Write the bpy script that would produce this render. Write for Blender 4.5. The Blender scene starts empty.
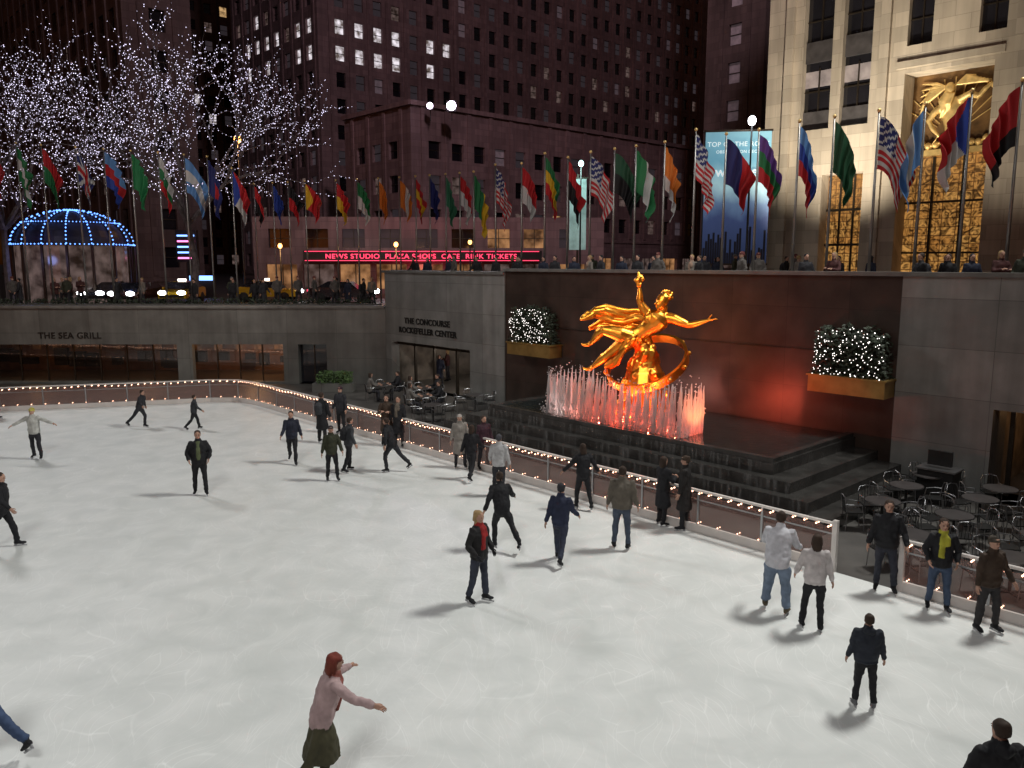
import bpy, bmesh, math, random, time
import numpy as np
from mathutils import Vector, Matrix, noise
from mathutils.bvhtree import BVHTree
random.seed(7)
T0=time.time()
sc=bpy.context.scene
COL=sc.collection
D2R=math.pi/180

# ------------------------------------------------------------------ frames
OX,OY=6.7,15.92            # end of the rink fence
SX,SY=-0.68,0.733          # direction along the west side (towards the far corner)
NX,NY=0.733,0.68           # direction from rink to the west wall
def P(s,n,z=0.0): return Vector((OX+SX*s+NX*n, OY+SY*s+NY*n, z))
WO=Vector((12.8,21.1))     # west wall origin
def Wp(k,d=0.0,z=0.0): return Vector((WO.x+SX*k+NX*d, WO.y+SY*k+NY*d, z))
S3=Vector((SX,SY,0)); N3=Vector((NX,NY,0)); Z3=Vector((0,0,1))
STREET=3.7; PLAZA=5.0

# ------------------------------------------------------------------ materials
MATS={}
def new_mat(name):
    m=bpy.data.materials.new(name); m.use_nodes=True
    nt=m.node_tree; b=nt.nodes['Principled BSDF']
    return m,nt,b
def L(nt,a,b): nt.links.new(a,b)
def mat(name,col,rough=.6,metal=0,var=.15,scale=3.0,bump=0.0,bscale=30,emis=None,estr=0,spec=.5,coat=0,joint=None,trans=0,alpha=1,detail=4,stain=0):
    if name in MATS: return MATS[name]
    m,nt,b=new_mat(name)
    tc=nt.nodes.new('ShaderNodeTexCoord')
    nz=nt.nodes.new('ShaderNodeTexNoise'); nz.inputs['Scale'].default_value=scale; nz.inputs['Detail'].default_value=detail
    L(nt,tc.outputs['Object'],nz.inputs['Vector'])
    mp=nt.nodes.new('ShaderNodeMapRange'); mp.inputs['To Min'].default_value=1-var*1.6; mp.inputs['To Max'].default_value=1+var*1.6
    mp.inputs['From Min'].default_value=.25; mp.inputs['From Max'].default_value=.75
    L(nt,nz.outputs['Fac'],mp.inputs['Value'])
    mul=nt.nodes.new('ShaderNodeVectorMath'); mul.operation='SCALE'
    mul.inputs[0].default_value=col[:3]
    L(nt,mp.outputs[0],mul.inputs['Scale'])
    last=mul.outputs[0]
    if joint:
        uv=nt.nodes.new('ShaderNodeUVMap'); uv.uv_map='UVMap'
        br=nt.nodes.new('ShaderNodeTexBrick')
        br.offset=joint.get('off',0.5)
        br.inputs['Scale'].default_value=1
        br.inputs['Brick Width'].default_value=joint['w']; br.inputs['Row Height'].default_value=joint['h']
        br.inputs['Mortar Size'].default_value=joint.get('m',.012)
        br.inputs['Mortar Smooth'].default_value=.1
        br.inputs['Color1'].default_value=(.82,.82,.82,1); br.inputs['Color2'].default_value=(1.15,1.15,1.15,1)
        d=joint.get('d',.45); br.inputs['Mortar'].default_value=(d,d,d,1)
        L(nt,uv.outputs[0],br.inputs['Vector'])
        m2=nt.nodes.new('ShaderNodeVectorMath'); m2.operation='MULTIPLY'
        L(nt,last,m2.inputs[0]); L(nt,br.outputs['Color'],m2.inputs[1]); last=m2.outputs[0]
    if stain:   # vertical run-off streaks
        mp2=nt.nodes.new('ShaderNodeMapping'); mp2.inputs['Scale'].default_value=(2.2,2.2,.18); L(nt,tc.outputs['Object'],mp2.inputs[0])
        ns=nt.nodes.new('ShaderNodeTexNoise'); ns.inputs['Scale'].default_value=1; ns.inputs['Detail'].default_value=4; L(nt,mp2.outputs[0],ns.inputs['Vector'])
        ms_=nt.nodes.new('ShaderNodeMapRange'); ms_.inputs['From Min'].default_value=.35; ms_.inputs['From Max'].default_value=.65; ms_.inputs['To Min'].default_value=1-stain; ms_.inputs['To Max'].default_value=1+stain*.4
        L(nt,ns.outputs['Fac'],ms_.inputs['Value']); m3=nt.nodes.new('ShaderNodeVectorMath'); m3.operation='SCALE'; L(nt,last,m3.inputs[0]); L(nt,ms_.outputs[0],m3.inputs['Scale']); last=m3.outputs[0]
    L(nt,last,b.inputs['Base Color'])
    b.inputs['Roughness'].default_value=rough; b.inputs['Metallic'].default_value=metal
    b.inputs['Specular IOR Level'].default_value=spec
    b.inputs['Coat Weight'].default_value=coat
    if bump:
        n2=nt.nodes.new('ShaderNodeTexNoise'); n2.inputs['Scale'].default_value=bscale; n2.inputs['Detail'].default_value=2
        L(nt,tc.outputs['Object'],n2.inputs['Vector'])
        bp=nt.nodes.new('ShaderNodeBump'); bp.inputs['Strength'].default_value=bump; bp.inputs['Distance'].default_value=.02
        L(nt,n2.outputs['Fac'],bp.inputs['Height']); L(nt,bp.outputs[0],b.inputs['Normal'])
    if emis:
        b.inputs['Emission Color'].default_value=(*emis,1); b.inputs['Emission Strength'].default_value=estr
        m.cycles.emission_sampling='NONE'
    MATS[name]=m
    return m
def glow(name,col,strength,sample=False):
    if name in MATS: return MATS[name]
    m,nt,b=new_mat(name)
    b.inputs['Base Color'].default_value=(col[0]*.5,col[1]*.5,col[2]*.5,1)
    b.inputs['Emission Color'].default_value=(*col,1); b.inputs['Emission Strength'].default_value=strength
    if not sample: m.cycles.emission_sampling='NONE'
    MATS[name]=m; return m
def lit_window(name,col,strength,sc=(1.3,1.3)):
    if name in MATS: return MATS[name]
    m,nt,b=new_mat(name)
    b.inputs['Base Color'].default_value=(.02,.02,.02,1); b.inputs['Roughness'].default_value=.15
    tc=nt.nodes.new('ShaderNodeTexCoord')
    nz=nt.nodes.new('ShaderNodeTexNoise'); nz.inputs['Scale'].default_value=sc[0]; nz.inputs['Detail'].default_value=5
    L(nt,tc.outputs['Object'],nz.inputs['Vector'])
    cr=nt.nodes.new('ShaderNodeValToRGB')
    cr.color_ramp.elements[0].position=.35; cr.color_ramp.elements[0].color=(col[0]*.12,col[1]*.1,col[2]*.08,1)
    cr.color_ramp.elements[1].position=.68; cr.color_ramp.elements[1].color=(*col,1)
    L(nt,nz.outputs['Fac'],cr.inputs[0]); L(nt,cr.outputs[0],b.inputs['Emission Color'])
    b.inputs['Emission Strength'].default_value=strength
    m.cycles.emission_sampling='NONE'
    MATS[name]=m; return m

M_limestone=mat('limestone',(.45,.40,.33),.85,var=.10,scale=.35,joint=dict(w=1.5,h=.75,m=.012,d=.7),stain=.15)
M_brownstone=mat('tower_masonry',(.21,.15,.15),.9,var=.16,scale=.12,joint=dict(w=1.4,h=.7,m=.03,d=.8),stain=.2)
M_darkstone=mat('dark_tower_masonry',(.10,.075,.07),.9,var=.2,scale=.15,joint=dict(w=1.4,h=.7,m=.03,d=.8),stain=.2)
M_granite=mat('polished_brown_granite',(.045,.030,.024),.34,var=.25,scale=1.2,joint=dict(w=2.0,h=1.25,m=.008,d=.55,off=0),spec=.4)
M_grey=mat('grey_granite',(.20,.20,.19),.45,var=.12,scale=1.5,bump=.08,bscale=60,joint=dict(w=2.6,h=1.35,m=.010,d=.55,off=0),stain=.18)
M_greydark=mat('grey_granite_dark',(.15,.15,.14),.5,var=.14,scale=1.2,joint=dict(w=2.6,h=1.35,m=.010,d=.55,off=0),stain=.2)
M_wet=mat('wet_black_stone',(.040,.038,.036),.18,var=.3,scale=2,bump=.25,bscale=12)
M_pave=mat('pit_paving',(.08,.075,.07),.45,var=.25,scale=1.0)
M_asphalt=mat('asphalt',(.05,.05,.05),.6,var=.25,scale=1.2)
M_plaza=mat('plaza_paving',(.13,.12,.11),.6,var=.2,scale=.8)
M_glass=mat('dark_window_glass',(.012,.012,.016),.08,var=.3,scale=.4,spec=.8)
M_glass2=mat('dim_window_glass',(.03,.028,.032),.12,var=.4,scale=.6,emis=(.45,.36,.42),estr=.045)
M_blind=mat('window_blind',(.30,.27,.28),.7,var=.3,scale=1.5,emis=(.5,.42,.5),estr=.05)
M_frame=mat('dark_bronze_frame',(.05,.04,.03),.4,metal=.6)
M_spandrel=mat('metal_spandrel',(.10,.095,.10),.45,metal=.4,var=.2,scale=2,bump=.3,bscale=6)
M_white=mat('white_painted_metal',(.66,.61,.58),.35,var=.05)
M_steel=mat('steel',(.35,.35,.36),.35,metal=1,var=.1)
M_pole=mat('pole_aluminium',(.26,.25,.24),.35,metal=.8,var=.1)
M_black=mat('black_metal',(.02,.02,.02),.4,metal=.3)
M_table=mat('dark_table_top',(.05,.045,.045),.35,var=.2,scale=3)
M_gold=mat('gilded_bronze',(.95,.40,.055),.34,metal=1,var=.2,scale=2.5,bump=.15,bscale=9)
M_goldrel=mat('gilt_relief',(.80,.58,.24),.45,metal=.55,var=.25,scale=2,bump=.3,bscale=6)
M_brass=mat('brass_planter',(.34,.22,.07),.4,metal=.7,var=.2,scale=2)
M_bark=mat('bark',(.11,.09,.095),.9,var=.3,scale=4)
M_leaf=mat('leaf',(.06,.11,.03),.7,var=.5,scale=4)
M_leafdark=mat('dark_leaf',(.025,.035,.02),.7,var=.5,scale=4)
M_litwhite=lit_window('office_light_white',(.95,.88,.95),1.0)
M_litwarm=lit_window('office_light_warm',(1,.62,.28),.7)
M_litdim=lit_window('office_light_dim',(.8,.55,.5),.15)
M_shop=lit_window('shop_window_warm',(1,.48,.2),.45,(.8,1))
M_led=glow('led_string',(.80,.74,1.0),2.4)
M_bulb=glow('warm_bulb',(1,.55,.36),6.0)
M_bulbw=glow('white_bulb',(1,.93,.88),3.2)
M_blue=glow('blue_led',(.12,.3,1.0),3.5)
M_neon=glow('red_neon',(1,.05,.12),2.2)
M_neonb=glow('blue_neon',(.2,.4,1.0),3.0)
M_pink=glow('pink_neon',(1,.2,.5),3.0)
M_head=glow('lamp_glass_white',(1,.97,1.0),14)
M_head2=glow('lamp_glass_violet',(.93,.75,1.0),16)
M_teal=glow('lamp_glass_teal',(.6,1,.95),8)
M_orange=glow('lamp_glass_orange',(1,.45,.12),5)

# ------------------------------------------------------------------ mesh builder
class MB:
    def __init__(s): s.v=[];s.f=[];s.m=[];s.uv=[];s.mats=[]
    def mi(s,m):
        if m not in s.mats: s.mats.append(m)
        return s.mats.index(m)
    def face(s,pts,m,uv=None):
        i=len(s.v); s.v.extend([tuple(p) for p in pts]); s.f.append(tuple(range(i,i+len(pts)))); s.m.append(s.mi(m))
        if uv is None: uv=[(p[0]*.7+p[1]*.7,p[2]) for p in pts]
        s.uv.append(uv)
    def box(s,c,d,m,ux=(1,0,0),uy=(0,1,0),uz=(0,0,1)):
        c=Vector(c);ux=Vector(ux)*d[0]/2;uy=Vector(uy)*d[1]/2;uz=Vector(uz)*d[2]/2
        q=[c+a*ux+b*uy+e*uz for e in(-1,1) for b in(-1,1) for a in(-1,1)]
        for ids in ((0,2,3,1),(4,5,7,6),(0,1,5,4),(2,6,7,3),(0,4,6,2),(1,3,7,5)):
            s.face([q[i] for i in ids],m)
    def sbox(s,s0,s1,n0,n1,z0,z1,m):
        s.box(P((s0+s1)/2,(n0+n1)/2,(z0+z1)/2),(abs(s1-s0),abs(n1-n0),z1-z0),m,S3,N3,Z3)
    def loft(s,pts,rad,m,n=10,xdir=(1,0,0),cap=True):
        pts=[Vector(p) for p in pts]; i0=len(s.v); mi=s.mi(m)
        N=len(pts)
        for i,p in enumerate(pts):
            t=(pts[min(i+1,N-1)]-pts[max(i-1,0)])
            t.normalize()
            x=Vector(xdir)-t*Vector(xdir).dot(t)
            if x.length<1e-3: x=Vector((0,1,0))-t*t.y
            x.normalize(); y=t.cross(x)
            r=rad[i]; rx,ry=(r,r) if not hasattr(r,'__len__') else r
            for j in range(n):
                a=2*math.pi*j/n
                s.v.append(tuple(p+x*math.cos(a)*rx+y*math.sin(a)*ry))
        for i in range(N-1):
            for j in range(n):
                a=i0+i*n+j;b=i0+i*n+(j+1)%n
                s.f.append((a,b,b+n,a+n)); s.m.append(mi); s.uv.append([(0,0)]*4)
        if cap:
            for e,k in ((0,0),(N-1,1)):
                r=rad[e]; r=min(r) if hasattr(r,'__len__') else r
                d=(pts[e]-pts[1 if e==0 else N-2]).normalized()
                s.v.append(tuple(pts[e]+d*r*.5)); ci=len(s.v)-1
                for j in range(n):
                    a=i0+e*n+j;b=i0+e*n+(j+1)%n
                    s.f.append((b,a,ci) if k==0 else (a,b,ci)); s.m.append(mi); s.uv.append([(0,0)]*3)
    def ell(s,c,r,m,n=10,rings=6,rot=None):
        c=Vector(c); i0=len(s.v); mi=s.mi(m)
        for i in range(rings+1):
            ph=math.pi*i/rings
            for j in range(n):
                a=2*math.pi*j/n
                q=Vector((math.sin(ph)*math.cos(a)*r[0],math.sin(ph)*math.sin(a)*r[1],math.cos(ph)*r[2]))
                if rot: q=rot@q
                s.v.append(tuple(c+q))
        for i in range(rings):
            for j in range(n):
                a=i0+i*n+j;b=i0+i*n+(j+1)%n
                s.f.append((a,a+n,b+n,b)); s.m.append(mi); s.uv.append([(0,0)]*4)
    def dot(s,c,r,m):
        x,y,z=c; i=len(s.v); mi=s.mi(m)
        s.v.extend([(x+r,y,z),(x-r,y,z),(x,y+r,z),(x,y-r,z),(x,y,z+r),(x,y,z-r)])
        for t in ((0,2,4),(2,1,4),(1,3,4),(3,0,4),(2,0,5),(1,2,5),(3,1,5),(0,3,5)):
            s.f.append(tuple(i+k for k in t)); s.m.append(mi); s.uv.append([(0,0)]*3)
    def wall(s,o,u,n,k0,k1,z0,z1,holes,m):
        o=Vector((o[0],o[1],0)); u=Vector((u[0],u[1],0)); n=Vector((n[0],n[1],0))
        ks=sorted(set([round(k0,4),round(k1,4)]+[round(h[i],4) for h in holes for i in(0,1)]))
        zs=sorted(set([round(z0,4),round(z1,4)]+[round(h[i],4) for h in holes for i in(2,3)]))
        bad=set()
        pt=lambda k,z,d=0: o+u*k-n*d+Vector((0,0,z))
        for h in holes:
            a=ks.index(round(h[0],4));b=ks.index(round(h[1],4));c=zs.index(round(h[2],4));d=zs.index(round(h[3],4))
            for i in range(a,b):
                for j in range(c,d): bad.add((i,j))
        for i in range(len(ks)-1):
            for j in range(len(zs)-1):
                if (i,j) in bad: continue
                a,b,c,d=ks[i],ks[i+1],zs[j],zs[j+1]
                s.face([pt(a,c),pt(b,c),pt(b,d),pt(a,d)],m,[(a,c),(b,c),(b,d),(a,d)])
        for h in holes:
            ka,kb,za,zb,dep,pane,rev=h[:7]; rev=rev or m
            for (a,b,c,d) in ((ka,za,kb,za),(kb,za,kb,zb),(kb,zb,ka,zb),(ka,zb,ka,za)):
                s.face([pt(a,b),pt(c,d),pt(c,d,dep),pt(a,b,dep)],rev,[(a,b),(c,d),(c+dep,d+dep),(a+dep,b+dep)])
            if pane: s.face([pt(ka,za,dep),pt(kb,za,dep),pt(kb,zb,dep),pt(ka,zb,dep)],pane,[(ka,za),(kb,za),(kb,zb),(ka,zb)])
            if len(h)>7:
                nv,nh,fm=h[7:10]; t=h[10] if len(h)>10 else .05
                for i in range(1,nv+1):
                    k=ka+(kb-ka)*i/(nv+1)
                    s.box(pt(k,(za+zb)/2,dep-.04),(t,.06,zb-za),fm,u,n,Z3)
                for i in range(1,nh+1):
                    z=za+(zb-za)*i/(nh+1)
                    s.box(pt((ka+kb)/2,z,dep-.035),(kb-ka,.05,t),fm,u,n,Z3)
    def obj(s,name,parent=None,smooth=False,loc=None):
        me=bpy.data.meshes.new(name); me.from_pydata(s.v,[],s.f)
        for m in s.mats: me.materials.append(m)
        me.polygons.foreach_set('material_index',s.m)
        uvl=me.uv_layers.new(name='UVMap')
        flat=[c for f in s.uv for p in f for c in p]
        uvl.data.foreach_set('uv',flat)
        if smooth: me.polygons.foreach_set('use_smooth',[True]*len(me.polygons))
        me.update()
        o=bpy.data.objects.new(name,me); COL.objects.link(o)
        if parent: o.parent=parent
        if loc: o.location=loc
        return o
def empty(name):
    e=bpy.data.objects.new(name,None); COL.objects.link(e); return e
def text_obj(txt,size,loc,xd,material,name,parent,ext=.02,align='CENTER',sx=1.0):
    cu=bpy.data.curves.new('t','FONT'); cu.body=txt; cu.size=size; cu.extrude=ext; cu.align_x=align
    cu.space_character=1.1; cu.offset=size*.012
    to=bpy.data.objects.new('t',cu); COL.objects.link(to)
    dg=bpy.context.evaluated_depsgraph_get()
    me=bpy.data.meshes.new_from_object(to.evaluated_get(dg))
    bpy.data.objects.remove(to); me.materials.clear(); me.materials.append(material)
    o=bpy.data.objects.new(name,me); COL.objects.link(o)
    X=Vector(xd).normalized(); Y=Vector((0,0,1)); Zv=X.cross(Y)
    o.matrix_world=Matrix(((X.x*sx,Y.x,Zv.x,loc[0]),(X.y*sx,Y.y,Zv.y,loc[1]),(X.z*sx,Y.z,Zv.z,loc[2]),(0,0,0,1)))
    if parent: o.parent=parent
    return o
def light(kind,name,loc,energy,col,target=None,radius=.3,angle=60,blend=.5,size=1):
    d=bpy.data.lights.new(name,kind); d.energy=energy; d.color=col
    if kind=='SPOT': d.spot_size=angle*D2R; d.spot_blend=blend
    if kind in('SPOT','POINT'): d.shadow_soft_size=radius
    o=bpy.data.objects.new(name,d); COL.objects.link(o); o.location=loc
    if target is not None:
        o.rotation_euler=(Vector(target)-Vector(loc)).to_track_quat('-Z','Y').to_euler()
    return o

# ------------------------------------------------------------------ camera / world
cam=bpy.data.cameras.new('camera'); cam.lens=28.125; cam.sensor_width=36; cam.clip_end=2000
co=bpy.data.objects.new('camera',cam); COL.objects.link(co); co.location=(0,0,6.4)
co.rotation_euler=((90-math.degrees(math.atan(122/800)))*D2R,0,0); sc.camera=co
w=bpy.data.worlds.new('World'); sc.world=w; w.use_nodes=True
nt=w.node_tree; bg=nt.nodes['Background']
sky=nt.nodes.new('ShaderNodeTexSky'); sky.sky_type='NISHITA'; sky.sun_disc=False
sky.sun_elevation=2*D2R; sky.sun_rotation=200*D2R
tint=nt.nodes.new('ShaderNodeVectorMath'); tint.operation='MULTIPLY'; tint.inputs[1].default_value=(1.0,.66,.70)
nt.links.new(sky.outputs[0],tint.inputs[0]); nt.links.new(tint.outputs[0],bg.inputs[0]); bg.inputs[1].default_value=.03
sc.view_settings.view_transform='Standard'; sc.view_settings.look='None'; sc.view_settings.exposure=0

# ------------------------------------------------------------------ ground with the sunken pit
CORNER=Wp(28.6)
A_=(CORNER.x,CORNER.y); B_=(-48,42.06)
pit=[A_,B_,(-48,1.6),(31.4,1.6)]
kk=(1.6-WO.y)/SY; pit[3]=(WO.x+SX*kk,1.6)
bm=bmesh.new()
def loopedges(pts,z):
    vs=[bm.verts.new((p[0],p[1],z)) for p in pts]
    return [bm.edges.new((vs[i],vs[(i+1)%len(vs)])) for i in range(len(vs))]
e=loopedges([(-600,-300),(600,-300),(600,900),(-600,900)],STREET)+loopedges(pit,STREET)
bmesh.ops.triangle_fill(bm,edges=e,use_beauty=True)
me=bpy.data.meshes.new('ground'); bm.to_mesh(me); bm.free(); me.materials.append(M_asphalt)
g=bpy.data.objects.new('ground',me); COL.objects.link(g)
mb=MB(); mb.face([(p[0],p[1],0) for p in [(-48.1,1.5),(33,1.5),(33,43),(-48.1,43)]],M_pave); mb.obj('pit_floor')
mb=MB()
def prism(mb,poly,z0,z1,m,mt=None):
    n=len(poly)
    for i in range(n):
        a=poly[i];b=poly[(i+1)%n]
        l=(Vector(a)-Vector(b)).length
        mb.face([(a[0],a[1],z0),(b[0],b[1],z0),(b[0],b[1],z1),(a[0],a[1],z1)],m,[(0,z0),(l,z0),(l,z1),(0,z1)])
    mb.face([(p[0],p[1],z1) for p in poly],mt or m)
q=[Wp(-26,.42),Wp(28.6,.42),Wp(28.6,13.5),Wp(-26,13.5)]
prism(mb,[(p.x,p.y) for p in q],STREET-.3,PLAZA,M_plaza)
mb.obj('plaza_paving')
mb=MB(); prism(mb,[(-60,42.6),(-7.2,42.6),(-7.2,50),(-60,50)],STREET-.2,STREET+.13,M_plaza); mb.obj('sidewalk')
mb=MB()
for i in range(14): mb.box((-55+i*5,58.8,STREET+.004),(2.4,.12,.004),mat('road_paint',(.6,.6,.58),.7,var=.3))
mb.obj('road_marking')

# ------------------------------------------------------------------ west wall
west=empty('sunken_plaza_west_wall')
nW=(-NX,-NY)
mb=MB()
mb.wall(WO,(SX,SY),nW,-26,2.48,-.02,6.0,[(-3.2,-.1,0,2.5,1.2,None,M_greydark)],M_grey)
mb.obj('grey_granite_panels',west)
mb=MB(); mb.wall((WO.x+NX*.05,WO.y+NY*.05),(SX,SY),nW,2.48,19.3,-.02,6.0,[],M_granite); mb.obj('brown_granite_panels',west)
mb=MB(); mb.wall(WO,(SX,SY),nW,19.3,28.6,-.02,5.85,[(21.7,28.1,0,2.35,.5,None,M_greydark)],M_grey)
mb.obj('concourse_wall',west)
mb=MB()
for k0,k1,zt in((-26,2.48,6.0),(2.48,19.3,6.0),(19.3,28.75,5.85)):
    c=Wp((k0+k1)/2,.17,zt+.06); mb.box(c,(k1-k0-.004,.55,.12),M_greydark,S3,N3,Z3)
for k in (2.48,19.3): mb.box(Wp(k,.03,2.99),(.01,.07,6.0),M_greydark,S3,N3,Z3)
mb.obj('coping',west)
mb=MB(); mb.wall((WO.x+NX*.4,WO.y+NY*.4),(SX,SY),(NX,NY),-26,28.6,STREET-.3,6.0,[],M_greydark); mb.obj('parapet_back',west)
text_obj('THE CONCOURSE',.42,Wp(25.0,-.03,3.32),(-SX,-SY,0),M_black,'sign_text',west)
text_obj('ROCKEFELLER CENTER',.42,Wp(25.0,-.03,2.84),(-SX,-SY,0),M_black,'sign_text_2',west)
mb=MB()
M_in=mat('interior_plaster',(.20,.17,.14),.8,var=.4,scale=1.5); M_inf=mat('interior_floor',(.10,.09,.08),.3,var=.2)
def room(mb,o,u,n,k0,k1,d0,d1,z0,z1,mw,mf):
    o=Vector((o[0],o[1],0));u=Vector((*u,0));n=Vector((*n,0))
    p=lambda k,d,z:o+u*k+n*d+Vector((0,0,z))
    mb.face([p(k0,d1,z0),p(k1,d1,z0),p(k1,d1,z1),p(k0,d1,z1)],mw)
    mb.face([p(k0,d0,z0),p(k0,d1,z0),p(k0,d1,z1),p(k0,d0,z1)],mw)
    mb.face([p(k1,d0,z0),p(k1,d1,z0),p(k1,d1,z1),p(k1,d0,z1)],mw)
    mb.face([p(k0,d0,z1),p(k1,d0,z1),p(k1,d1,z1),p(k0,d1,z1)],mw)
    mb.face([p(k0,d0,z0),p(k1,d0,z0),p(k1,d1,z0),p(k0,d1,z0)],mf)
room(mb,WO,(SX,SY),(NX,NY),21.0,28.5,.5,6,.006,2.9,M_in,M_inf)
for k in (23.2,25.0,26.6): mb.box(Wp(k,.45,1.18),(.12,.12,2.35),M_frame,S3,N3,Z3)
mb.box(Wp(24.9,.45,2.2),(6.4,.1,.12),M_frame,S3,N3,Z3)
for k,zc,ww,hh,gg in ((21.9,1.35,1.3,1.5,.9),(23.6,1.5,.7,.8,.45),(25.6,1.4,.9,1.0,.3),(27.5,1.6,.5,.6,.6)):
    mb.box(Wp(k,5.9,zc),(ww,.08,hh),lit_window('poster_light_%d'%int(gg*100),(.85,.9,1),gg*2.2,(3,3)),S3,N3,Z3)
for k in (22.2,24.4,26.6): mb.box(Wp(k,3,2.86),(.4,1.2,.04),glow('ceiling_panel',(1,.9,.75),2),S3,N3,Z3)
mb.obj('concourse_interior',west)
light('POINT','concourse_lamp',Wp(22.6,2.5,2.4),130,(1,.92,.85),radius=.2).parent=west
mb=MB(); room(mb,WO,(SX,SY),(NX,NY),-3.4,.1,1.2,4,.006,2.7,M_in,M_inf)
mb.box(Wp(-.35,.9,1.25),(.12,.1,2.5),M_frame,S3,N3,Z3); mb.box(Wp(-1.7,.9,1.25),(.1,.1,2.5),M_frame,S3,N3,Z3)
mb.obj('doorway_interior',west)
light('POINT','doorway_lamp',Wp(-1.2,2.8,2.3),12,(1,.55,.25),radius=.2).parent=west

# ------------------------------------------------------------------ north (restaurant) wall
north=empty('restaurant_wall')
NO=(CORNER.x,CORNER.y)
mb=MB()
X=lambda x: CORNER.x-x
mb.wall(NO,(-1,0),(0,-1),0,41.3,-.02,4.0,[
  (X(-9.8),X(-11.3),0,2.1,.5,M_glass,M_greydark,1,0,M_frame),
  (X(-12.1),X(-16.9),.12,2.1,.35,None,M_greydark,3,0,M_frame),
  (X(-17.7),X(-27.6),.12,2.1,.35,None,M_greydark,6,0,M_frame),
  (X(-28.4),X(-38.6),.12,2.1,.35,None,M_greydark,6,0,M_frame)],M_greydark)
mb.box((-27.3,42.2,4.07),(41.2,.5,.14),M_grey)
mb.obj('granite_wall',north)
mg,ntg,bb=new_mat('restaurant_glass'); tr=ntg.nodes.new('ShaderNodeBsdfTransparent'); tr.inputs[0].default_value=(.75,.7,.62,1)
gl=ntg.nodes.new('ShaderNodeBsdfGlossy'); gl.inputs['Roughness'].default_value=.04; mx=ntg.nodes.new('ShaderNodeMixShader'); mx.inputs[0].default_value=.12
L(ntg,tr.outputs[0],mx.inputs[1]);L(ntg,gl.outputs[0],mx.inputs[2]);L(ntg,mx.outputs[0],ntg.nodes['Material Output'].inputs[0])
mb=MB(); mb.face([(-44,42.42,.1),(-12,42.42,.1),(-12,42.42,2.1),(-44,42.42,2.1)],mg); mb.obj('window_glass',north)
mb=MB()
M_inb=mat('restaurant_panelling',(.16,.08,.035),.5,var=.5,scale=.9)
room(mb,(CORNER.x,CORNER.y),(-1,0),(0,1),X(-11.9),X(-39),.5,5.5,.01,2.6,M_inb,M_inf)
for i in range(22):
    x=-13-i*1.2; mb.box((x,46.9-random.random()*2.5,.8+random.random()*.3),(.5+random.random()*.5,.3,.3+random.random()*.8),M_black)
    mb.box((x+.3,47.45,1.5),(.5,.05,.5),mat('wall_picture',(.3,.2,.12),.5,var=.5,scale=3))
for i in range(14): mb.dot((-13.3-i*1.7,45.5+random.random(),2.1),.06,M_orange)
mb.obj('restaurant_interior',north)
for i,x in enumerate((-14.5,-20.5,-27)): light('POINT','restaurant_lamp',(x,45,2.2),(120,26,22)[i],(1,.55,.25),radius=.15).parent=north
text_obj('THE SEA GRILL',.46,(-23.3,CORNER.y-.03,2.42),(1,0,0),M_black,'sign_text',north)
def leaf_mass(mb,boxes,n,size,m,rnd):
    for (c,d) in boxes:
        for i in range(n):
            p=Vector((c[0]+(rnd.random()-.5)*d[0],c[1]+(rnd.random()-.5)*d[1],c[2]+(rnd.random()-.5)*d[2]))
            a=Vector((rnd.gauss(0,1),rnd.gauss(0,1),rnd.gauss(0,1))).normalized(); b=a.orthogonal().normalized()
            s_=size*(.6+rnd.random()*.8)
            mb.face([p-a*s_,p+b*s_*.5,p+a*s_,p-b*s_*.5],m)
rnd=random.Random(3)
mb=MB()
mb.box((-27,42.95,3.95),(40,.7,.5),mat('planter_stone',(.1,.1,.095),.7))
for i in range(40): leaf_mass(mb,[((-7.8-i,42.95+rnd.random()*.1,4.26+rnd.random()*.06),(1.1,.8,.26+rnd.random()*.14))],80,.08,M_leafdark,rnd)
mb.obj('hedge')
mb=MB(); mb.box((-8.9,39.6,.22),(2.0,.9,.44),M_greydark)
for i in range(9): leaf_mass(mb,[((-8.9+(rnd.random()-.5)*1.4,39.6+(rnd.random()-.5)*.5,.62+rnd.random()*.25),(.6,.6,.5))],130,.07,M_leaf,rnd)
mb.obj('planter_shrub')

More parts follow.
